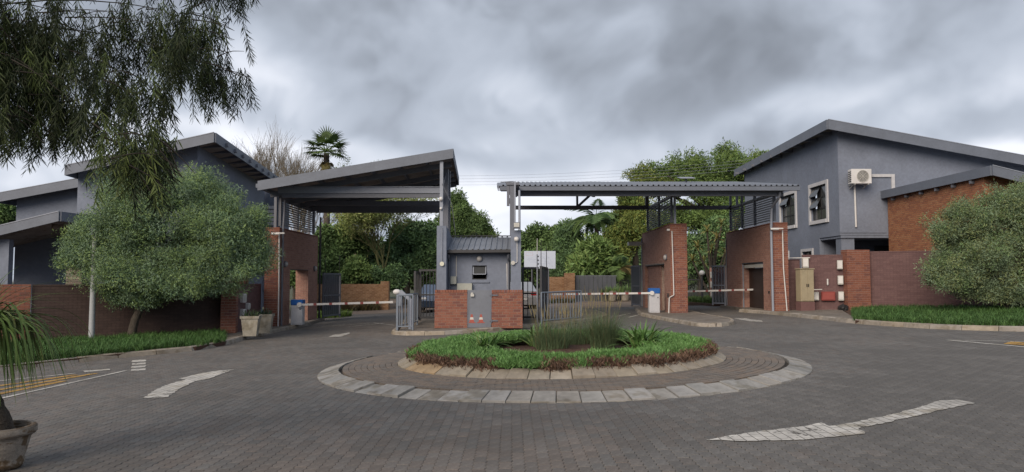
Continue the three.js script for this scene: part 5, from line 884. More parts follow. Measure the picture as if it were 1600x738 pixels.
// ================================================================ BEYOND THE GATES
wallRun('garden_wall', 'buff brick garden wall beyond the left gate', V(-12.6, 0, -45), V(-7.9, 0, -45), 1.36, 0.25, BR.buff, M.mortarBuff);
wallRun('wall_pier', 'buff brick end pier of the garden wall beyond the left gate', V(-7.9, 0, -44.9), V(-7.42, 0, -44.9), 1.53, 0.5, BR.buff, M.mortarBuff, { category: 'brick pier' });
wallRun('garden_wall', 'buff brick garden wall beside the dark fence beyond the middle lane', V(2.2, 0, -51), V(4.1, 0, -51), 1.82, 0.25, BR.buff, M.mortarBuff);
wallRun('wall_pier', 'buff brick pier between the garden wall and the dark fence', V(3.55, 0, -50.5), V(4.25, 0, -50.5), 2.08, 0.5, BR.buff, M.mortarBuff, { category: 'brick pier' });
wallRun('garden_wall', 'brown brick meter wall beyond the right lane', V(11.55, 0, -43.6), V(12.9, 0, -43.0), 2.32, 0.3, BR.liftedBrick, M.mortar);
{ const t = thing('red_box', 'small red box on the brown brick meter wall beyond the right lane', 'wall box', V(11.95, 1.75, -43.3)); part(t, 'box', chbox(0.52, 0.4, 0.1, 0.01).rotateY(0.4).translate(12.1, 1.85, -43.25), M.redBox); part(t, 'lid', chbox(0.4, 0.3, 0.03, 0.005).rotateY(0.4).translate(12.12, 1.85, -43.19), M.redBox);
  for (let i = 0; i < 3; i++) { const q = thing('meter_box', ['top', 'middle', 'lower'][i] + ' white meter box on the brown brick wall beyond the right lane', 'meter box', V(11.62, 1.8 - i * 0.55, -43.5)); part(q, 'box', chbox(0.2, 0.36, 0.12, 0.012).rotateY(0.4).translate(11.66, 1.9 - i * 0.56, -43.47), M.offwhite); part(q, 'lid', chbox(0.15, 0.26, 0.02, 0.005).rotateY(0.4).translate(11.69, 1.9 - i * 0.56, -43.41), M.white); }
  const gl = at(1097, 427, 42.5), lp = thing('globe_lamp', 'white globe lamp on a short post beyond the right lane', 'lamp', V(gl.x, G(gl.x), gl.z)); part(lp, 'globe', new THREE.SphereGeometry(0.16, 18, 12).translate(gl.x, gl.y, gl.z), M.white); part(lp, 'post', rod(V(gl.x, G(gl.x), gl.z), V(gl.x, gl.y - 0.13, gl.z), 0.05), M.dark); }
function palisade(a, b, h, n, label) {
  const t = thing('palisade_fence', label, 'fence', V((a.x + b.x) / 2, G(a.x), (a.z + b.z) / 2)), A = (k, y) => V(lerp(a.x, b.x, k), lerp(G(a.x), G(b.x), k) + y, lerp(a.z, b.z, k));
  for (const y of [0.35, h * 0.8]) part(t, 'rail', beam(A(0, y), A(1, y), 0.05, 0.06), M.dark);
  for (let i = 0; i <= n; i++) { const w = 0.035; const c = A(i / n, 0); part(t, 'pale', hexa([V(c.x - w, c.y, c.z + 0.03), V(c.x + w, c.y, c.z + 0.03), V(c.x + w, c.y, c.z + 0.04), V(c.x - w, c.y, c.z + 0.04), V(c.x - w * 0.3, c.y + h, c.z + 0.03), V(c.x + w * 0.3, c.y + h, c.z + 0.03), V(c.x + w * 0.3, c.y + h, c.z + 0.04), V(c.x - w * 0.3, c.y + h, c.z + 0.04)].map((v, j) => v)), mat(rgb(0.05, 0.055, 0.065), 0.6)); }
  return t;
}
palisade(V(4.3, 0, -51.5), V(9.6, 0, -53), 1.75, 46, 'dark palisade fence beyond the middle lane');
palisade(V(9.9, 0, -47.5), V(12.0, 0, -47), 1.7, 18, 'dark palisade fence beside the globe lamp');
{ // dark sheeted gate in front of part of the palisade
  const t = thing('sliding_gate', 'dark sheeted sliding gate in front of the far palisade', 'gate', V(5.6, G(5.6), -51)); for (let i = 0; i < 9; i++) part(t, 'panel', bx(4.32 + i * 0.31, 4.32 + i * 0.31 + 0.29, 0.2, 1.85, 50.9, 50.94), mat(rgb(0.085, 0.095, 0.115), 0.5, T.metal)); part(t, 'rail', bx(4.3, 7.15, 1.86, 1.92, 50.88, 50.96), M.steel); part(t, 'rail', bx(4.3, 7.15, 0.13, 0.19, 50.88, 50.96), M.steel);
}
for (const [px, l] of [[957, 'first'], [977, 'second'], [998, 'third']]) { const p = at(px, 462, 50), t = thing('bollard_planter', 'pale round concrete planter of low shrubs, ' + l + ' from the sheeted gate', 'planter', V(p.x, G(p.x), -50)); part(t, 'pot', new THREE.LatheGeometry([[0.001, 0], [0.26, 0], [0.24, 0.1], [0.3, 0.6], [0.34, 0.66], [0.34, 0.72], [0.28, 0.72], [0.001, 0.66]].map(([r, y]) => new THREE.Vector2(r, y)), 16).translate(p.x, G(p.x), -50), M.concrete); }
// tan paved apron and verges beyond
setting('pavement', polySheet([V(-14, 0, -38.8), V(-3, 0, -40), V(4, 0, -40), V(9, 0, -40), V(13, 0, -75), V(-14, 0, -75)], 0.006), mat(rgb(0.23, 0.18, 0.145), 0.95, T.stain), 'tan paved junction beyond the gates');
setting('pavement', polySlab([V(10.35, 0, -38.5), V(13.2, 0, -38.5), V(16, 0, -46), V(9.6, 0, -46)], 0.12), M.soil, 'planted verge beyond the right gate');

// ---- parked cars seen through the pedestrian gates
function car(x, d, turn, paint, label) {
  const t = thing('parked_car', label, 'car', V(x, G(x), -d), null, turn); t.userData.local = true;
  const prof = [[-2.1, 0.35], [-2.15, 0.62], [-2.05, 0.86], [-1.6, 0.92], [-1.25, 0.97], [-0.55, 1.40], [0.75, 1.44], [1.5, 1.05], [2.02, 0.98], [2.14, 0.7], [2.1, 0.38], [1.65, 0.30], [1.55, 0.45], [1.28, 0.55], [1.0, 0.45], [0.92, 0.28], [-0.9, 0.28], [-1.0, 0.45], [-1.27, 0.55], [-1.55, 0.45], [-1.65, 0.30]];
  const s = new THREE.Shape(prof.map(([a, b]) => new THREE.Vector2(a, b))), g = new THREE.ExtrudeGeometry(s, { depth: 1.5, bevelEnabled: true, bevelThickness: 0.1, bevelSize: 0.06, bevelSegments: 3 }); g.translate(0, 0, -0.75);
  const p = g.attributes.position; for (let i = 0; i < p.count; i++) { const y = p.getY(i); if (y > 0.95) p.setZ(i, p.getZ(i) * lerp(1, 0.8, (y - 0.95) / 0.5)); } g.computeVertexNormals();
  local(t, 'body', meterUV(g), new THREE.MeshPhysicalMaterial({ color: paint, roughness: 0.35, clearcoat: 1, clearcoatRoughness: 0.08, metalness: 0.3 }));
  for (const z of [-1, 1]) { const w = new THREE.Shape([[-1.05, 1.0], [-0.5, 1.33], [0.68, 1.37], [1.28, 1.03]].map(([a, b]) => new THREE.Vector2(a, b))); const wg = new THREE.ExtrudeGeometry(w, { depth: 0.02, bevelEnabled: false }); const wp = wg.attributes.position; for (let i = 0; i < wp.count; i++) { const y = wp.getY(i); wp.setZ(i, z * (0.862 * lerp(1, 0.8, clamp((y - 0.95) / 0.5, 0, 1)) + wp.getZ(i))); } wg.computeVertexNormals(); local(t, 'window', wg, M.glass); }
  local(t, 'rear_window', hexa([V(1.46, 1.08, -0.66), V(1.46, 1.08, 0.66), V(1.49, 1.08, 0.66), V(1.49, 1.08, -0.66), V(0.86, 1.40, -0.6), V(0.86, 1.40, 0.6), V(0.89, 1.41, 0.6), V(0.89, 1.41, -0.6)]), M.glass); local(t, 'windscreen', hexa([V(-1.30, 0.99, -0.7), V(-1.30, 0.99, 0.7), V(-1.27, 0.98, 0.7), V(-1.27, 0.98, -0.7), V(-0.66, 1.38, -0.6), V(-0.66, 1.38, 0.6), V(-0.62, 1.37, 0.6), V(-0.62, 1.37, -0.6)]), M.glass);
  for (const z of [-1, 1]) { const o = local(t, 'tail_lamp', chbox(0.2, 0.22, 0.34, 0.03), mat(rgb(0.5, 0.02, 0.02), 0.25)); o.position.set(2.06, 0.86, z * 0.62); const hl = local(t, 'headlight', chbox(0.24, 0.16, 0.36, 0.03), mat(rgb(0.7, 0.7, 0.7), 0.2)); hl.position.set(-2.06, 0.72, z * 0.58); }
  for (const a of [-1.27, 1.28]) for (const z of [-0.78, 0.78]) { const w = local(t, 'wheel', new THREE.TorusGeometry(0.23, 0.1, 10, 22), M.black); w.position.set(a, 0.32, z); const rim = new THREE.Mesh(new THREE.CylinderGeometry(0.19, 0.19, 0.14, 16).rotateX(Math.PI / 2), M.offwhite); rim.name = 'rim'; w.add(rim); }
  local(t, 'number_plate', chbox(0.02, 0.12, 0.5, 0.004), M.white).position.set(2.2, 0.62, 0);
  return t;
}
car(0.32, 40.5, -Math.PI / 2 + 0.1, rgb(0.42, 0.43, 0.45), 'silver car with red tail lamps seen through the right pedestrian gate');
car(-4.15, 41, Math.PI / 2 + 0.05, rgb(0.05, 0.08, 0.14), 'dark blue car seen through the left pedestrian gate');
// power line behind the canopies
for (const [x, d] of [[-12, 62], [22, 58]]) { const t = thing('utility_pole', x < 0 ? 'wooden utility pole hidden behind the left canopy and palm' : 'wooden utility pole behind the grey house', 'utility pole', V(x, G(x), -d)); part(t, 'pole', rod(V(x, G(x), -d), V(x, x < 0 ? 10.7 : 11.9, -d), 0.14, 0.1, 10), M.barkGrey); part(t, 'crossarm', beam(V(x - 0.05, x < 0 ? 10.45 : 11.65, -d - 0.9), V(x + 0.05, x < 0 ? 10.45 : 11.65, -d + 0.9), 0.1, 0.1), M.barkGrey); }
for (let i = 0; i < 4; i++) { const o = -0.8 + i * 0.53, a = V(-12, 10.52, -62 + o), b = V(22, 11.72, -58 + o), m = a.clone().lerp(b, 0.5); a.y -= i * 0.32; b.y -= i * 0.30 + 0.2; m.y -= 0.75 + i * 0.34; const t = thing('power_cable', 'thin overhead power cable crossing the sky above the flat canopy', 'cable', m, 'overhead power cables'); part(t, 'wire', new THREE.TubeGeometry(new THREE.QuadraticBezierCurve3(a, m.clone().setY(m.y - 0.6), b), 40, 0.008, 5), M.steelLight); }

// ================================================================ PLANTS
const DS = { side: THREE.DoubleSide };
const foliage = (rough = 0.6) => new THREE.MeshPhysicalMaterial({ color: 0xffffff, roughness: rough, specularIntensity: 0.35, ...DS });
const leafWhite = foliage(0.62), leafGloss = foliage(0.42);
function leafBits(bits) { // bits: [pos, dir, side, L, W] rhombus leaves with a fold
  const pos = [], idx = [];
  for (const [p, d, s, L, W] of bits) { const b = pos.length / 3, n = d.clone().cross(s).normalize().multiplyScalar(W * 0.22), m = p.clone().addScaledVector(d, L * 0.45), e = p.clone().addScaledVector(d, L); for (const v of [p, m.clone().addScaledVector(s, W / 2).add(n), e, m.clone().addScaledVector(s, -W / 2).add(n)]) pos.push(v.x, v.y, v.z); idx.push(b, b + 1, b + 2, b, b + 2, b + 3); }
  const g = new THREE.BufferGeometry(); g.setAttribute('position', new THREE.Float32BufferAttribute(pos, 3)); g.setIndex(idx); const q = g.toNonIndexed(); q.computeVertexNormals(); return q;
}
const rdir = (r) => { const z = r() * 2 - 1, a = r() * 6.2832, s = Math.sqrt(1 - z * z); return V(Math.cos(a) * s, z, Math.sin(a) * s); };
function clump(K, R, L, W, seed, { upBias = 0.25, out = 0.8 } = {}) {
  const r = rngOf(seed), bits = [];
  for (let k = 0; k < K; k++) { const p = rdir(r).multiplyScalar(R * Math.cbrt(r())), d = p.clone().normalize().multiplyScalar(out).add(rdir(r)).add(V(0, upBias, 0)).normalize(), s = d.clone().cross(rdir(r)).normalize(); bits.push([p, d, s, L * (0.7 + r() * 0.6), W * (0.75 + r() * 0.5)]); }
  return leafBits(bits);
}
const _e = new THREE.Euler(), _q = new THREE.Quaternion();
function scatter(parent, name, geo, m, items, kind = 'stuff') { // items: {p, s, q, c} in world metres
  const im = new THREE.InstancedMesh(geo, m, items.length), mm = new THREE.Matrix4(), off = parent && parent.isGroup ? parent.position : V(0, 0, 0);
  items.forEach((t, i) => { im.setMatrixAt(i, mm.compose(t.p.clone().sub(off), t.q, t.s.isVector3 ? t.s : V(t.s, t.s, t.s))); im.setColorAt(i, t.c); });
  im.name = name; im.castShadow = im.receiveShadow = true; if (kind) im.userData.kind = kind; (parent || scene).add(im); return im;
}
const vary = (r, pal) => { const c = pal[Math.floor(r() * pal.length)], k = 0.74 + r() * 0.52; return rgb(c[0] * k, c[1] * k, c[2] * k); };
function crownItems(r, blobs, n, pal, { shell = 0.5, sc = [0.75, 1.25], rough = 0.35, seed = 0, nb = 18 } = {}) {
  const vol = blobs.map((b) => b.r.x * b.r.y + b.r.y * b.r.z), tot = vol.reduce((a, b) => a + b, 0), items = [];
  blobs.forEach((b, bi) => {
    const m = Math.round(n * vol[bi] / tot), lobes = []; // each blob is a cluster of leafy boughs with gaps between them
    for (let k = 0; k < nb; k++) { const d = rdir(r); if (d.y < -0.6) d.y *= 0.5; const q = (shell + (1 - shell) * Math.sqrt(r())) * (1 + rough * (r() - 0.5)); lobes.push([V(d.x * b.r.x, d.y * b.r.y, d.z * b.r.z).multiplyScalar(q * 0.86), (0.24 + r() * 0.22)]); }
    for (let i = 0; i < m; i++) {
      const [lc, lr] = lobes[Math.floor(r() * nb)], d = rdir(r), k = lr * Math.pow(r(), 0.42);
      const p = b.c.clone().add(lc).add(V(d.x * b.r.x, d.y * b.r.y * 0.9, d.z * b.r.z).multiplyScalar(k));
      items.push({ p, q: new THREE.Quaternion().setFromEuler(_e.set(r() * 6.28, r() * 6.28, r() * 6.28)), s: lerp(sc[0], sc[1], r()), c: vary(r, b.pal || pal) });
    }
  });
  return items;
}
// blob from photo pixels at depth d
const blob = (px, py, rx, ry, d, rz, pal) => { const k = d / FOC; return { c: at(px, py, d), r: V(rx * k, ry * k, rz ?? (rx + ry) / 2 * k), pal }; };
function limbs(r, root, targets, r0, spread = 0.25) { // trunk forking to targets
  const gs = []; for (const t of targets) { const m = root.clone().lerp(t, 0.5).add(V((r() - 0.5) * spread, r() * spread * 0.6, (r() - 0.5) * spread)); gs.push(taper([root.clone(), root.clone().lerp(m, 0.5).add(V((r() - 0.5) * spread * 0.4, 0, 0)), m, t], r0, r0 * 0.22, 6, 8)); } return gs;
}
function tree(name, label, x, d, trunkH, r0, blobs, n, geo, pal, { bark = M.barkGrey, seed = 1, group, shell = 0.5, rough = 0.35, m = leafWhite, lean = 0, sc, nb = 18 } = {}) {
  const r = rngOf(seed), base = V(x, G(x) + 0.05, -d), fork = V(x + lean, base.y + trunkH, -d), t = thing(name, label, name.includes('shrub') ? 'shrub' : 'tree', base, group);
  const gs = [taper([V(x, base.y - 0.1, -d), V(x + lean * 0.3, base.y + trunkH * 0.5, -d), fork], r0, r0 * 0.75, 8, 6)];
  for (const b of blobs) gs.push(...limbs(r, fork, [b.c, b.c.clone().add(V((r() - 0.5) * b.r.x, b.r.y * 0.5 * r(), (r() - 0.5) * b.r.z)), b.c.clone().add(V((r() - 0.5) * 1.3 * b.r.x, b.r.y * (r() - 0.2), (r() - 0.5) * b.r.z))], r0 * 0.5));
  part(t, 'trunk', gs, bark);
  scatter(t, 'crown', geo, m, crownItems(r, blobs, n, pal, { shell, rough, seed, sc, nb }));
  return t;
}
const PAL = {
  olive: [[0.137, 0.213, 0.129], [0.17, 0.253, 0.156], [0.111, 0.182, 0.114], [0.196, 0.277, 0.193], [0.157, 0.245, 0.12], [0.193, 0.285, 0.104], [0.228, 0.316, 0.124], [0.166, 0.246, 0.0969]],
    greyGreen: [[0.151, 0.215, 0.128], [0.189, 0.256, 0.152], [0.126, 0.181, 0.104], [0.17, 0.235, 0.152]],
  tanTop: [[0.16, 0.2, 0.0842], [0.127, 0.206, 0.0842], [0.185, 0.218, 0.099]],
  dark: [[0.102, 0.179, 0.0798], [0.139, 0.234, 0.0956], [0.0871, 0.146, 0.0765]],
  mid: [[0.106, 0.176, 0.0647], [0.133, 0.212, 0.0777], [0.0886, 0.147, 0.0604]],
  light: [[0.138, 0.216, 0.072], [0.179, 0.259, 0.0864], [0.117, 0.194, 0.0648]],
  yellow: [[0.154, 0.194, 0.05], [0.184, 0.212, 0.0563], [0.123, 0.169, 0.05], [0.102, 0.163, 0.05]],
  fever: [[0.239, 0.296, 0.0936], [0.196, 0.257, 0.0858], [0.281, 0.312, 0.125]],
  big: [[0.104, 0.17, 0.0527], [0.134, 0.211, 0.0632], [0.0817, 0.138, 0.0491], [0.163, 0.235, 0.0702]],
  brown: [[0.138, 0.08625, 0.06325], [0.184, 0.1207, 0.08625], [0.1035, 0.069, 0.05175]],
};
// ---- olive trees by the walls
const oliveGeo = clump(30, 0.17, 0.075, 0.017, 7, { upBias: 0.5 });
{
  const d = 22.4, B = (px, py, rx, ry, o = 0, pal) => blob(px, py, rx, ry, d + o, Math.min(2.0, (rx + ry) / 2 * d / FOC), pal);
  tree('olive_tree', 'broad round grey green olive tree in front of the low dark brown wall', at(203, 520, d).x, d, 1.35, 0.14, [B(262, 350, 112, 80, 0), B(180, 395, 72, 62, -0.3), B(335, 395, 84, 72, 0.1), B(255, 305, 92, 48, 0.2), B(150, 372, 44, 34, 0), B(240, 425, 100, 42, -0.5), B(360, 345, 52, 48, 0.3), B(390, 400, 30, 46, 0.2), B(212, 460, 56, 26, -0.4), B(290, 440, 90, 36, -0.3), B(130, 400, 30, 30, 0)], 15000, oliveGeo, PAL.olive, { seed: 5, shell: 0.45, rough: 0.3, lean: 0.5, nb: 34 });
  const e = 25.4, C = (px, py, rx, ry, o = 0, pal) => blob(px, py, rx, ry, e + o, Math.min(1.9, (rx + ry) / 2 * e / FOC), pal);
  tree('olive_tree', 'loose grey green olive tree in front of the tall maroon wall and orange brick house', at(1574, 480, e).x, e, 1.4, 0.11, [C(1522, 400, 68, 52), C(1560, 330, 62, 38, 0.2), C(1488, 432, 44, 30, -0.3), C(1600, 410, 84, 62), C(1500, 352, 46, 34, 0.1), C(1640, 340, 80, 62, 0), C(1560, 455, 60, 26, -0.3), C(1660, 430, 70, 56)], 8000, clump(24, 0.19, 0.085, 0.024, 8, { upBias: 0.35 }), [...PAL.greyGreen, ...PAL.tanTop], { seed: 9, shell: 0.4, rough: 0.5, nb: 30 });
}
// ---- trees beyond the gates
const bgLeaf = clump(22, 0.42, 0.26, 0.13, 21), bgFine = clump(26, 0.42, 0.24, 0.07, 22), bgBig = clump(16, 0.40, 0.42, 0.17, 23, { upBias: 0.4 });
tree('acacia_tree', 'huge spreading green tree rising behind the flat canopy', 18.4, 62, 5, 0.45, [blob(1085, 275, 82, 36, 62), blob(1160, 262, 52, 34, 62), blob(1190, 300, 45, 60, 63), blob(1100, 335, 100, 46, 61), blob(1020, 285, 46, 26, 61, null, PAL.yellow), blob(1130, 390, 80, 40, 61)], 5200, bgFine, PAL.big, { seed: 31, rough: 0.55, shell: 0.45 });
tree('acacia_tree', 'yellowish green tree behind the middle brick pier', 9.3, 56, 3.2, 0.3, [blob(985, 330, 34, 26, 56), blob(975, 372, 36, 36, 55.5), blob(1000, 355, 26, 40, 56.5), blob(955, 405, 30, 22, 55)], 1700, bgFine, PAL.yellow, { seed: 33, rough: 0.5 });
tree('evergreen_tree', 'fine leaved green tree rising behind the guard house roof', -4.2, 58, 4, 0.25, [blob(716, 330, 22, 24, 58), blob(700, 360, 34, 30, 58), blob(735, 360, 28, 22, 57.5), blob(756, 372, 18, 18, 58, null, PAL.light)], 1900, bgFine, PAL.mid, { seed: 35, rough: 0.6 });
tree('evergreen_tree', 'broad leaved dark green tree behind the white plan board', 1.6, 62, 3.4, 0.25, [blob(838, 382, 34, 26, 62), blob(872, 374, 30, 24, 62), blob(850, 410, 50, 26, 61)], 1900, bgLeaf, PAL.mid, { seed: 37 });
tree('evergreen_tree', 'dark narrow tree between the plan board and the feather palm', 5, 58, 3, 0.2, [blob(888, 385, 20, 34, 58), blob(905, 410, 26, 26, 57), blob(880, 420, 24, 20, 57)], 1400, bgFine, PAL.dark, { seed: 39 });
tree('shrub_tree', 'bright glossy big leaved shrub above the dark palisade fence', 6.2, 54, 1.6, 0.14, [blob(932, 398, 26, 22, 54), blob(918, 418, 26, 16, 53.5), blob(950, 420, 24, 16, 54)], 620, bgBig, PAL.light, { seed: 41, m: leafGloss });
tree('evergreen_tree', 'dark dense tree behind the buff garden wall beyond the left gate', -7.6, 54, 2.5, 0.25, [blob(635, 405, 42, 36, 54), blob(672, 415, 32, 40, 54), blob(600, 415, 34, 26, 54), blob(650, 375, 40, 26, 55)], 2300, bgLeaf, PAL.dark, { seed: 43 });
tree('evergreen_tree', 'mid green tree beside the open left gate leaf', -13, 52, 2.4, 0.22, [blob(515, 390, 30, 34, 52), blob(545, 378, 30, 22, 52.5), blob(520, 425, 30, 22, 51)], 1700, bgLeaf, PAL.mid, { seed: 45 });
tree('flowering_shrub', 'rounded light green shrub topping the buff garden wall', -11.4, 47.5, 0.9, 0.1, [blob(548, 424, 24, 20, 47.5), blob(570, 432, 20, 14, 47.3)], 620, clump(18, 0.26, 0.2, 0.1, 24), PAL.light, { seed: 47 });
tree('shrub_tree', 'dark shrub over the end pier of the buff garden wall', -8.9, 47, 0.9, 0.1, [blob(592, 430, 24, 18, 47), blob(615, 440, 16, 22, 47)], 560, clump(18, 0.26, 0.18, 0.09, 25), PAL.dark, { seed: 48 });
tree('evergreen_tree', 'small green tree at the far edge of the lower grey roof', -34, 52, 4.5, 0.2, [blob(6, 332, 22, 16, 52), blob(-30, 345, 34, 30, 52)], 700, bgLeaf, PAL.mid, { seed: 49 });
tree('evergreen_tree', 'dark tree behind the yucca rosettes and right lane', 13.6, 54, 2.6, 0.2, [blob(1090, 400, 36, 34, 54), blob(1130, 385, 30, 40, 54), blob(1150, 425, 40, 22, 53)], 1500, bgLeaf, PAL.dark, { seed: 50 });
{ // a belt of far dark trees closing the view
  const pr = rngOf(60); const geo = clump(20, 0.6, 0.42, 0.2, 26);
  for (let i = 0; i < 15; i++) { const px = 455 + i * 52 + pr() * 16, d = 74 + pr() * 10, p = at(px, 438, d); tree('evergreen_tree', 'dark dense tree in the far belt behind the gates', p.x, d, 1.6, 0.2, [blob(px, 418 - pr() * 12, 40, 26, d), blob(px + 14, 434, 40, 18, d)], 420, geo, i % 3 ? PAL.dark : PAL.mid, { seed: 70 + i, group: 'far belt of dark trees' }); }
}
// ---- leafless and thin branched trees
function twiggy(name, label, base, h, spread, depth, bark, seed, { r0 = 0.14, fan = 0.55, leaf = null, leafPal = null, leafN = 0, up2 = 0.35, forks = 3, trunk = 0.28 } = {}) {
  const r = rngOf(seed), segs = [], tips = [];
  const grow = (p, d, L, rad, k) => { const e = p.clone().addScaledVector(d, L), m = p.clone().lerp(e, 0.5).add(V((r() - 0.5) * L * 0.12, 0, (r() - 0.5) * L * 0.12)); segs.push(taper([p, m, e], rad, rad * 0.62, k > 2 ? 3 : 5, k > 2 ? 2 : 4)); tips.push([e, d, k]); if (k >= depth) return; const n = k === 0 ? forks + 2 : forks; for (let i = 0; i < n; i++) { const q = d.clone().add(V((r() - 0.5) * 2 * fan * spread, (r() - 0.3) * up2, (r() - 0.5) * 2 * fan * spread)).normalize(); grow(p.clone().lerp(e, 0.65 + r() * 0.35), q, L * (0.62 + r() * 0.25), rad * 0.58, k + 1); } };
  grow(base, V(0.03, 1, 0).normalize(), h * trunk, r0, 0);
  const t = thing(name, label, 'tree', base); part(t, 'trunk', segs, bark);
  if (leaf) { const items = []; for (let i = 0; i < leafN; i++) { const [e, d, k] = tips[Math.floor(r() * tips.length)]; if (k < 2) continue; items.push({ p: e.clone().add(rdir(r).multiplyScalar(0.35)), q: new THREE.Quaternion().setFromEuler(_e.set(r() * 6, r() * 6, r() * 6)), s: 0.6 + r() * 0.6, c: vary(r, leafPal) }); } scatter(t, 'crown', leaf, leafWhite, items); }
  return t;
}
twiggy('bare_tree', 'leafless brown tree rising behind the left house eave', V(-22.4, -0.4, -66), 16.0, 0.92, 5, M.barkPale, 101, { r0: 0.16, trunk: 0.30, forks: 4, up2: 0.5 });
twiggy('bare_tree', 'smaller leafless tree beside the fan palm', V(-18.4, -0.4, -64), 13.6, 0.92, 5, M.barkPale, 102, { r0: 0.14, trunk: 0.30, forks: 4, up2: 0.5 });
twiggy('thin_tree', 'thin leaved tree behind the rising roof of the tilted canopy', V(-13.8, -0.3, -64), 12.6, 0.9, 4, M.barkPale, 104, { r0: 0.2, trunk: 0.33, leaf: clump(12, 0.4, 0.2, 0.06, 29), leafPal: PAL.yellow, leafN: 420 });
twiggy('fever_tree', 'yellow green stemmed tree with fanned branches seen under the tilted canopy', V(-8.6, -0.2, -50), 13.5, 1.0, 5, M.barkGreen, 103, { r0: 0.10, trunk: 0.20, fan: 0.6, forks: 4, leaf: clump(16, 0.42, 0.2, 0.06, 28), leafPal: PAL.fever, leafN: 1300 });
// ---- palms
function fanLeaf(seed) { const r = rngOf(seed), gs = []; gs.push(rod(V(0, 0, 0), V(0, 0.75, 0), 0.025, 0.015, 4)); for (let i = 0; i < 15; i++) { const a = (i / 14 - 0.5) * 3.6, g = leafShape(0.72 * (1 - 0.18 * Math.abs(a) / 1.8), 0.085, 0, 0.5 + r() * 0.4, 4); g.rotateZ(-a); g.translate(0, 0.75, 0); gs.push(g); } return mergeGeometries(gs.map((g) => { const q = g.index ? g.toNonIndexed() : g; return q; })); }
{
  const d = 60, c = at(510, 236, d), t = thing('fan_palm', 'tall fan palm with a skirt of dead fronds above the canopy roof', 'palm tree', V(c.x, G(c.x), -d)), r = rngOf(110);
  part(t, 'trunk', taper([V(c.x, G(c.x), -d), V(c.x + 0.1, c.y * 0.5, -d), V(c.x, c.y - 0.2, -d)], 0.32, 0.22, 10, 8), M.barkGrey);
  const gs = [meterUV(fanLeaf(1)), meterUV(fanLeaf(2)), meterUV(fanLeaf(3))], ms = [leafMat(0.08, 0.13, 0.045), leafMat(0.10, 0.155, 0.05), leafMat(0.07, 0.11, 0.045)], dead = [leafMat(0.17, 0.125, 0.05, 0.9), leafMat(0.13, 0.12, 0.05, 0.9)];
  for (let i = 0; i < 30; i++) { const el = lerp(0.05, 1.9, Math.sqrt(i / 30)), az = i * 2.39996 + r() * 0.3, o = new THREE.Mesh(gs[i % 3], ms[Math.floor(r() * 3)]); o.name = 'frond'; o.castShadow = o.receiveShadow = true; o.rotation.set(0, az, 0, 'YXZ'); o.rotation.order = 'YXZ'; o.rotation.x = el; o.position.copy(c).sub(t.position); const s = 1.25 + r() * 0.3; o.scale.set(s, s, s); t.add(o); }
  for (let i = 0; i < 26; i++) { const o = new THREE.Mesh(gs[i % 3], dead[i % 2]); o.name = 'dead_frond'; o.rotation.order = 'YXZ'; o.rotation.set(2.5 + r() * 0.5, i * 2.4, 0); o.position.copy(c).sub(t.position).add(V(0, -0.25 - r() * 0.9, 0)); o.scale.set(0.9, 0.95, 0.9); o.castShadow = true; t.add(o); }
}
function feather(L, n, seed) { const r = rngOf(seed), gs = [], pts = []; for (let i = 0; i <= 8; i++) { const k = i / 8; pts.push(V(0, L * (k * 0.75 - 0.55 * k * k * k), L * (0.12 * k + 0.75 * k * k))); } const c = new THREE.CatmullRomCurve3(pts); gs.push(taper(pts, 0.035, 0.008, 4, 8).toNonIndexed()); for (let i = 2; i < n; i++) { const k = i / n, p = c.getPointAt(k), tg = c.getTangentAt(k), l = L * 0.30 * Math.sin(Math.PI * (0.15 + 0.85 * k)) + 0.08; for (const s of [-1, 1]) { const dir = V(s, -0.25 - r() * 0.35, 0).addScaledVector(tg, 0.75).normalize(); gs.push(leafBits([[p, dir, tg.clone().cross(dir).normalize(), l, 0.13]])); } } for (const g of gs) { for (const k of Object.keys(g.attributes)) if (!['position', 'normal'].includes(k)) g.deleteAttribute(k); } return meterUV(mergeGeometries(gs)); }
function featherPalm(label, c, trunkR, L, n, seed, pal) {
  const t = thing('feather_palm', label, 'palm tree', V(c.x, G(c.x), c.z)), r = rngOf(seed), gs = [feather(L, 26, seed), feather(L * 0.9, 24, seed + 1)], ms = pal.map((p) => leafMat(...p));
  part(t, 'trunk', taper([V(c.x, G(c.x), c.z), V(c.x + 0.1, c.y * 0.5, c.z), V(c.x, c.y, c.z)], trunkR, trunkR * 0.8, 8, 6), M.barkGrey);
  for (let i = 0; i < n; i++) { const o = new THREE.Mesh(gs[i % 2], ms[Math.floor(r() * ms.length)]); o.name = 'frond'; o.rotation.order = 'YXZ'; o.rotation.set(lerp(-0.55, 0.7, Math.sqrt(i / n)) + (r() - 0.5) * 0.2, i * 2.39996, 0); o.position.copy(c).sub(t.position); const s = 0.8 + r() * 0.35; o.scale.set(s, s, s); o.castShadow = o.receiveShadow = true; t.add(o); }
}
featherPalm('feather palm with arching fronds above the far fence', at(932, 352, 56), 0.2, 2.8, 26, 120, PAL.dark.concat(PAL.mid));
featherPalm('low bushy palm with drooping tawny fronds behind the guard house column', at(742, 392, 55), 0.2, 2.2, 26, 124, [[0.07, 0.095, 0.035], [0.15, 0.11, 0.05], [0.06, 0.085, 0.03]]);
featherPalm('small green palm rising beside the bright shrub', at(968, 428, 53), 0.12, 2.0, 18, 127, PAL.mid.concat([[0.16, 0.13, 0.06]]));
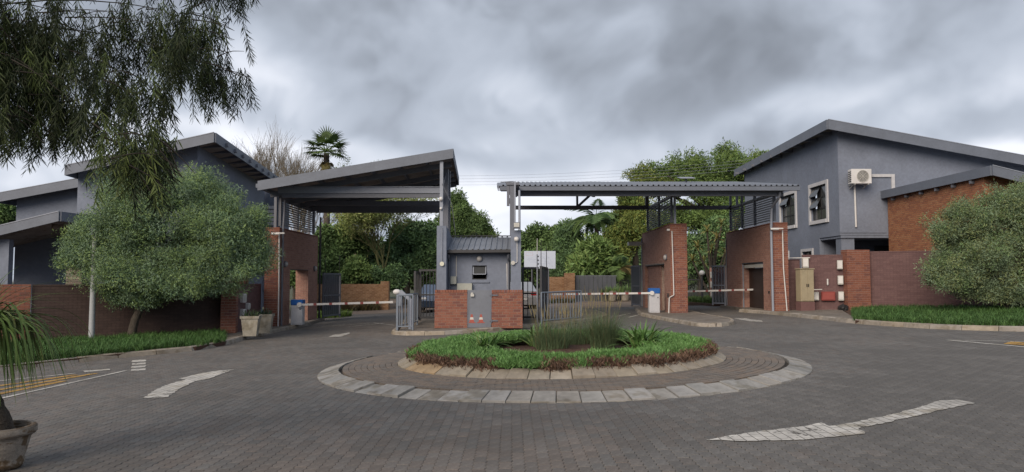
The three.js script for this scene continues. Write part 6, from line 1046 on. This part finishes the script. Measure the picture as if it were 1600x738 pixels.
{ // tree yucca: rosettes on forked stems
  const d = 45, pr = rngOf(130), heads = [[1105, 362], [1128, 352], [1142, 372], [1090, 388], [1112, 392], [1135, 398], [1082, 408], [1150, 350], [1120, 374], [1145, 415], [1100, 412]], root = V(at(1116, 440, d).x, G(12.2), -d), t = thing('yucca_tree', 'yucca tree of spiky yellow green rosettes between the brick piers', 'tree', root);
  const cs = heads.map(([x, y]) => at(x, y, d + (pr() - 0.5) * 2)); part(t, 'trunk', cs.map((c) => taper([root, root.clone().lerp(c, 0.5).add(V((pr() - 0.5) * 0.4, 0.2, 0)), c], 0.10, 0.05, 6, 6)), M.barkGrey);
  const sh = [leafShape(0.62, 0.07, 0.3, 1.2, 4), leafShape(0.6, 0.07, 0.9, 1.4, 4), leafShape(0.58, 0.07, 1.5, 1.1, 4)], gs = []; for (let i = 0; i < 34; i++) { const g = sh[i % 3].clone(); g.rotateY(i * 2.4 + pr()); gs.push(g); } const ros = meterUV(mergeGeometries(gs)), ms = [leafMat(0.24, 0.235, 0.085), leafMat(0.20, 0.21, 0.08), leafMat(0.27, 0.245, 0.10)];
  cs.forEach((c, i) => { const o = new THREE.Mesh(ros, ms[i % 3]); o.name = 'rosette'; o.position.copy(c).sub(t.position); o.rotation.y = pr() * 6; const s = 1 + pr() * 0.35; o.scale.set(s, s, s); o.castShadow = true; t.add(o); });
}
// ---- grass strips
function bladeTuft(n, h, w, seed, lean = 0.8) { const r = rngOf(seed), gs = []; for (let i = 0; i < n; i++) { const g = leafShape(h * (0.6 + r() * 0.6), w, 0.15 + r() * 0.3, lean * (0.5 + r()), 3, 1.4); g.rotateY(r() * 6.28); g.translate((r() - 0.5) * 0.1, 0, (r() - 0.5) * 0.1); gs.push(g.toNonIndexed()); } return meterUV(mergeGeometries(gs)); }
const inPoly = (x, z, P) => { let c = false; for (let i = 0, j = P.length - 1; i < P.length; j = i++) if ((P[i].z > z) !== (P[j].z > z) && x < (P[j].x - P[i].x) * (z - P[i].z) / (P[j].z - P[i].z) + P[i].x) c = !c; return c; };
function grassStrip(name, label, poly, perM2, geo, pal, lift, seed) {
  const r = rngOf(seed), xs = poly.map((p) => p.x), zs = poly.map((p) => p.z), x0 = Math.min(...xs), x1 = Math.max(...xs), z0 = Math.min(...zs), z1 = Math.max(...zs), items = [], n = (x1 - x0) * (z1 - z0) * perM2;
  for (let i = 0; i < n; i++) { const x = lerp(x0, x1, r()), z = lerp(z0, z1, r()); if (!inPoly(x, z, poly)) continue; const big = 0.75 + 0.5 * fbm(x * 0.9, z * 0.9, 2.5, 3); items.push({ p: V(x, G(x) + lift, z), q: new THREE.Quaternion().setFromEuler(_e.set((r() - 0.5) * 0.3, r() * 6.28, (r() - 0.5) * 0.3)), s: V(1, big * (0.8 + r() * 0.4), 1).multiplyScalar(0.8 + r() * 0.4), c: vary(r, pal) }); }
  const o = scatter(null, numbered(name), geo, leafGloss, items); o.userData = { kind: 'stuff', label, category: 'grass' }; return o;
}
const tuft = bladeTuft(13, 0.24, 0.014, 140, 1.1), grassPal = [[0.055, 0.12, 0.035], [0.07, 0.145, 0.042], [0.048, 0.10, 0.03], [0.09, 0.17, 0.055]];
{
  const k = leftKerb.slice(1, 8).map((p) => p.clone().add(V(0.04, 0, -0.26))), wall = [wl1.clone().add(V(0.1, 0, 0.1)), wl0.clone().add(V(0, 0, 0.08)), wl0.clone().addScaledVector(uL, -4).add(V(0, 0, 0.08))];
  grassStrip('mondo_grass', 'dark green mondo grass strip below the low dark brown wall', [...k.slice(0, 6), ...wall], 95, tuft, grassPal, 0.09, 150);
  const k2 = rightKerb.slice(4, 11).map((p) => p.clone().add(V(0, 0, -0.25)));
  grassStrip('mondo_grass', 'green mondo grass strip below the tall maroon wall', [...k2, V(34, 0, -27), rw2.clone().add(V(0, 0, 0.1)), rw1.clone().add(V(0, 0, 0.1)), rw0.clone().add(V(0, 0, 0.1)), V(13.3, 0, -29.2)], 70, tuft, grassPal, 0.095, 151);
  grassStrip('ground_cover', 'light green ground cover on the verge beyond the right gate', [V(10.5, 0, -38.7), V(13, 0, -38.7), V(15.5, 0, -45.5), V(9.8, 0, -45.5)], 40, bladeTuft(12, 0.3, 0.03, 141), [[0.08, 0.14, 0.04], [0.10, 0.165, 0.05]], 0.11, 152);
  grassStrip('ground_cover', 'light green ground cover beside the open left gate leaf', [V(-9.3, 0, -35.4), V(-8.2, 0, -36), V(-8.0, 0, -37.6), V(-9.3, 0, -37.6)], 50, bladeTuft(12, 0.34, 0.03, 142), [[0.10, 0.18, 0.04], [0.13, 0.21, 0.05]], 0.0, 153);
  grassStrip('ground_cover', 'brown green hedge plants along the foot of the buff garden wall', [V(-12.2, 0, -44.1), V(-7.9, 0, -44.1), V(-7.9, 0, -44.8), V(-12.2, 0, -44.8)], 60, bladeTuft(12, 0.5, 0.03, 143), [[0.11, 0.09, 0.04], [0.08, 0.08, 0.035], [0.12, 0.10, 0.06]], 0.0, 154);
  grassStrip('ground_cover', 'low shrubs in the concrete planters before the far fence', [V(6, 0, -49.6), V(10, 0, -49.6), V(10, 0, -50.6), V(6, 0, -50.6)], 40, bladeTuft(12, 0.5, 0.04, 144), PAL.mid, 0.55, 155);
  grassStrip('ground_cover', 'low planting before the buff wall beyond the middle lane', [V(2.2, 0, -49.2), V(4.2, 0, -49.2), V(4.2, 0, -50.6), V(2.2, 0, -50.6)], 40, bladeTuft(12, 0.35, 0.03, 145), [[0.10, 0.11, 0.04], [0.13, 0.10, 0.05], [0.07, 0.09, 0.035]], 0.0, 156);
}
// ---- roundabout planting
{
  const isleY = (x, z, h) => G(x) + h, r = rngOf(160), soilH = (rr) => 0.21 + 0.10 * Math.max(0, 1 - (rr / 2.8) ** 2);
  const lance = (K, seed, L) => { const q = rngOf(seed), bits = []; for (let i = 0; i < K; i++) { const a = q() * 6.28, p = V((q() - 0.5) * 0.16, q() * 0.05, (q() - 0.5) * 0.16), d = V(Math.cos(a) * 0.75, 0.65 + q() * 0.7, Math.sin(a) * 0.75).normalize(); bits.push([p, d, d.clone().cross(rdir(q)).normalize(), L * (0.6 + q() * 0.8), L * 0.2]); } return leafBits(bits); };
  const green = lance(26, 161, 0.066), items = [], brown = [];
  const pal = [[0.12, 0.25, 0.075], [0.145, 0.285, 0.09], [0.10, 0.205, 0.062], [0.175, 0.32, 0.115]];
  for (let i = 0; i < 11000; i++) {
    const a = r() * 6.283, rr = 2.80 * Math.sqrt(r()), x = Math.cos(a) * rr, z = Math.sin(a) * rr; // z > 0 towards the camera
    const soil = ((x - 0.05) / 1.5) ** 2 + ((z - 0.65) / 1.5) ** 2; if (soil < 1 + (fbm(x * 2, z * 2, 5.5, 3) - 0.5) * 0.7) continue;
    const edge = smooth(2.35, 2.8, rr), front = smooth(0.8, 2, z), patch = fbm(Math.cos(a) * 3.2 + 9, Math.sin(a) * 3.2, 1.5, 3), hh = soilH(rr) + (0.06 + 0.18 * fbm(x * 2.6, z * 2.6, 3.5, 3)) * lerp(1, 0.7, edge * edge) * lerp(1, 0.75, front) * (0.5 + r() * 0.5);
    const X = ISLE.x + x, Z = ISLE.z + z, it = { p: V(X, G(X) + hh, Z), q: new THREE.Quaternion().setFromEuler(_e.set((r() - 0.5) * 0.5, r() * 6.28, (r() - 0.5) * 0.5)), s: 0.75 + r() * 0.5 };
    if (rr > 2.5 && patch > 0.31 && r() < smooth(2.48, 2.70, rr) * 0.95) { it.c = vary(r, PAL.brown); it.p.y -= 0.03 + r() * 0.08; brown.push(it); } else { it.c = vary(r, pal); items.push(it); }
  }
  for (let i = 0; i < 1500; i++) { const a = r() * 6.283, rr = 2.60 + r() * 0.2, patch = fbm(Math.cos(a) * 3.2 + 9, Math.sin(a) * 3.2, 1.5, 3); const X = ISLE.x + Math.cos(a) * rr, Z = ISLE.z + Math.sin(a) * rr; (patch > 0.31 ? brown : items).push({ p: V(X, G(X) + 0.22 + r() * 0.10, Z), q: new THREE.Quaternion().setFromEuler(_e.set((r() - 0.5) * 0.9, r() * 6.28, (r() - 0.5) * 0.9)), s: 0.7 + r() * 0.4, c: vary(r, patch > 0.31 ? PAL.brown : pal) }); }
  const o = scatter(null, numbered('ground_cover'), green, leafGloss, items); o.userData = { kind: 'stuff', label: 'clipped bright green ground cover on the roundabout', category: 'ground cover' };
  const b = scatter(null, numbered('dry_ground_cover'), lance(16, 163, 0.08), leafWhite, brown); b.userData = { kind: 'stuff', label: 'brown dried edge of the roundabout ground cover', category: 'ground cover' };
  // strap leaved clumps
  const ms = [leafMat(0.10, 0.20, 0.055, 0.4), leafMat(0.125, 0.24, 0.07, 0.4), leafMat(0.08, 0.165, 0.045, 0.4), leafMat(0.20, 0.28, 0.10, 0.4)];
  const strap = (px, d, n, s, label) => { const p0 = at(px, 540, d), q = rngOf(Math.round(px)), p = V(p0.x, G(p0.x) + soilH(Math.hypot(p0.x - ISLE.x, -d - ISLE.z)), -d), t = thing('strap_leaf_plant', label, 'plant', p), sh = [leafShape(0.52, 0.042, 0.2, 1.5, 7), leafShape(0.5, 0.04, 0.5, 1.6, 7), leafShape(0.46, 0.04, 0.85, 1.2, 7), leafShape(0.42, 0.036, 0.05, 0.8, 7)]; for (let i = 0; i < n; i++) { const o = local(t, 'leaf', sh[i % 4], ms[Math.floor(q() * 4)]); o.position.set((q() - 0.5) * 0.34, 0, (q() - 0.5) * 0.26); o.rotation.y = q() * 6.28; const k = s * (0.75 + q() * 0.4); o.scale.set(k, k, k); } };
  strap(757, 13.0, 90, 1.25, 'strap leaved green clump beside the bare soil of the roundabout'); strap(1003, 13.2, 100, 1.35, 'glossy strap leaved clump beside the tallest grass of the roundabout'); strap(842, 14.6, 60, 1.2, 'small strap leaved clump behind the shorter tall grass'); strap(795, 15.6, 40, 0.7, 'low strap leaved clump at the back of the roundabout soil');
  // tall grasses
  const grass = (px, d, n, h, label, sd, rad) => {
    const p0 = at(px, 545, d), p = V(p0.x, G(p0.x) + 0.27, -d), t = thing('ornamental_grass', label, 'grass clump', p), q = rngOf(sd), gs = [], pl = [];
    for (let i = 0; i < n; i++) { const g = leafShape(h * (0.45 + q() * 0.5), 0.006, 0.05 + q() * 0.5, 0.2 + q() * 1.0, 6, 1.6); g.rotateY(q() * 6.28); const a = q() * 6.28, k = Math.sqrt(q()) * rad; g.translate(p.x + Math.cos(a) * k, p.y, p.z + Math.sin(a) * k); gs.push(g); }
    for (let i = 0; i < 30; i++) { const a = q() * 6.28, k = Math.sqrt(q()) * rad, b = V(p.x + Math.cos(a) * k, p.y, p.z + Math.sin(a) * k), e = b.clone().add(V(Math.cos(a) * 0.22 * q() + (q() - 0.5) * 0.2, h * (1.0 + q() * 0.28), Math.sin(a) * 0.2 * q())); pl.push(rod(b, e, 0.0025, 0.0018, 3)); const m = b.clone().lerp(e, 0.80); pl.push(rod(m, e, 0.007, 0.0015, 4)); }
    part(t, 'blades', gs, leafMat(0.115, 0.165, 0.085, 0.7)).userData.kind = 'stuff'; part(t, 'plumes', pl, leafMat(0.26, 0.22, 0.12, 0.9)).userData.kind = 'stuff';
  };
  grass(942, 13.8, 1200, 0.94, 'tallest fountain grass clump with pale plumes on the roundabout', 171, 0.22); grass(862, 14.0, 900, 0.72, 'shorter grey green fountain grass clump on the roundabout', 172, 0.30); grass(900, 14.9, 420, 0.72, 'rear fountain grass clump between the two larger ones', 173, 0.25);
}
// ---- foreground tree: weeping branches of narrow leaves, its trunk outside the frame
{
  const r = rngOf(200), spray = (seed, n, L, leafL, leafW) => { const q = rngOf(seed), bits = [], bend = (q() - 0.5) * 0.4; for (let i = 0; i < n; i++) { const k = i / n, p = V(bend * k * k * L, -L * k + L * 0.3, (q() - 0.5) * 0.02), a = i * 2.4 + q(), d = V(Math.cos(a) * 0.62, -0.55 - q() * 0.7, Math.sin(a) * 0.62).normalize(); bits.push([p, d, d.clone().cross(rdir(q)).normalize(), leafL * (0.7 + q() * 0.5), leafW]); } const g = leafBits(bits); const tw = taper([V(0, L * 0.3, 0), V(bend * 0.25 * L, -L * 0.2, 0), V(bend * L, -L * 0.7, 0)], 0.0035, 0.0015, 3, 4).toNonIndexed(); tw.deleteAttribute('uv'); return mergeGeometries([g, tw]); };
  const base = V(-5.4, G(-5.4), -4.6), t = thing('weeping_tree', 'overhanging tree with drooping narrow dark green leaves', 'tree', base), fork = V(-5.1, 2.6, -4.9);
  const B = (px, py, rx, ry, d, rz) => blob(px, py, rx, ry, d, rz ?? 0.55);
  const near = [B(212, 262, 52, 36, 4.3, 0.25), B(185, 215, 62, 40, 4.4, 0.3), B(245, 245, 34, 40, 4.4, 0.2)];
  const far = [B(110, 60, 150, 82, 5.2), B(285, 55, 78, 66, 5.3), B(315, 118, 66, 46, 5.2), B(45, 150, 90, 70, 5.0), B(190, 140, 84, 62, 5.0), B(90, 185, 90, 40, 5.0), B(30, 200, 60, 30, 4.9), B(20, 90, 90, 90, 5.1), B(-140, 60, 150, 190, 5.0, 0.9), B(-330, -40, 220, 240, 5.2, 1.2), B(150, -130, 230, 120, 5.4, 1.0), B(-100, -260, 300, 170, 5.3, 1.3), B(320, -60, 70, 60, 5.4, 0.6)];
  const gs = [taper([base.clone().add(V(0, -0.1, 0)), V(-5.3, 1.4, -4.7), fork], 0.2, 0.14, 10, 8)];
  for (const b of [...far, ...near]) { const e = b.c.clone().add(V(b.r.x * 0.15, b.r.y * 0.1, 0)), m = fork.clone().lerp(b.c, 0.55).add(V(0, 0.5, 0)); if (!near.includes(b)) gs.push(taper([fork, m, b.c.clone().add(V(0, b.r.y * 0.45, 0)), e], 0.011, 0.002, 6, 12)); for (let i = 0; i < 7; i++) { const s = b.c.clone().add(V((r() - 0.7) * b.r.x, (r() - 0.1) * b.r.y, (r() - 0.5) * b.r.z)), f = s.clone().add(V(0.1 + r() * b.r.x * 0.8, -0.1 + (r() - 0.5) * 0.3, (r() - 0.5) * 0.3)); gs.push(taper([s, s.clone().lerp(f, 0.5).add(V(0, 0.02, 0)), f], 0.005, 0.0015, 4, 5)); } }
  part(t, 'trunk', gs, mat(rgb(0.035, 0.029, 0.024), 0.95, T.grain));
  const mk = (blobs, n, pal, sc) => crownItems(r, blobs, n, pal, { shell: 0.12, rough: 0.45, sc, seed: 3, nb: 20 }).map((it) => ({ ...it, q: new THREE.Quaternion().setFromEuler(_e.set((r() - 0.5) * 0.8, r() * 6.28, (r() - 0.5) * 0.9)) }));
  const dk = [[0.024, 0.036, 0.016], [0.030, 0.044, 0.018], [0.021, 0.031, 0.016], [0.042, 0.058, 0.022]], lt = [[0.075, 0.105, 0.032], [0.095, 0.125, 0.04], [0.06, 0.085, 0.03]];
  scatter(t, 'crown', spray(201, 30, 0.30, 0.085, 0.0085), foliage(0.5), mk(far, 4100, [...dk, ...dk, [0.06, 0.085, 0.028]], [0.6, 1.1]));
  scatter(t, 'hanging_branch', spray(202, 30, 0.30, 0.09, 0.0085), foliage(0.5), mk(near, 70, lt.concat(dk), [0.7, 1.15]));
}

renderer.render(scene, camera);
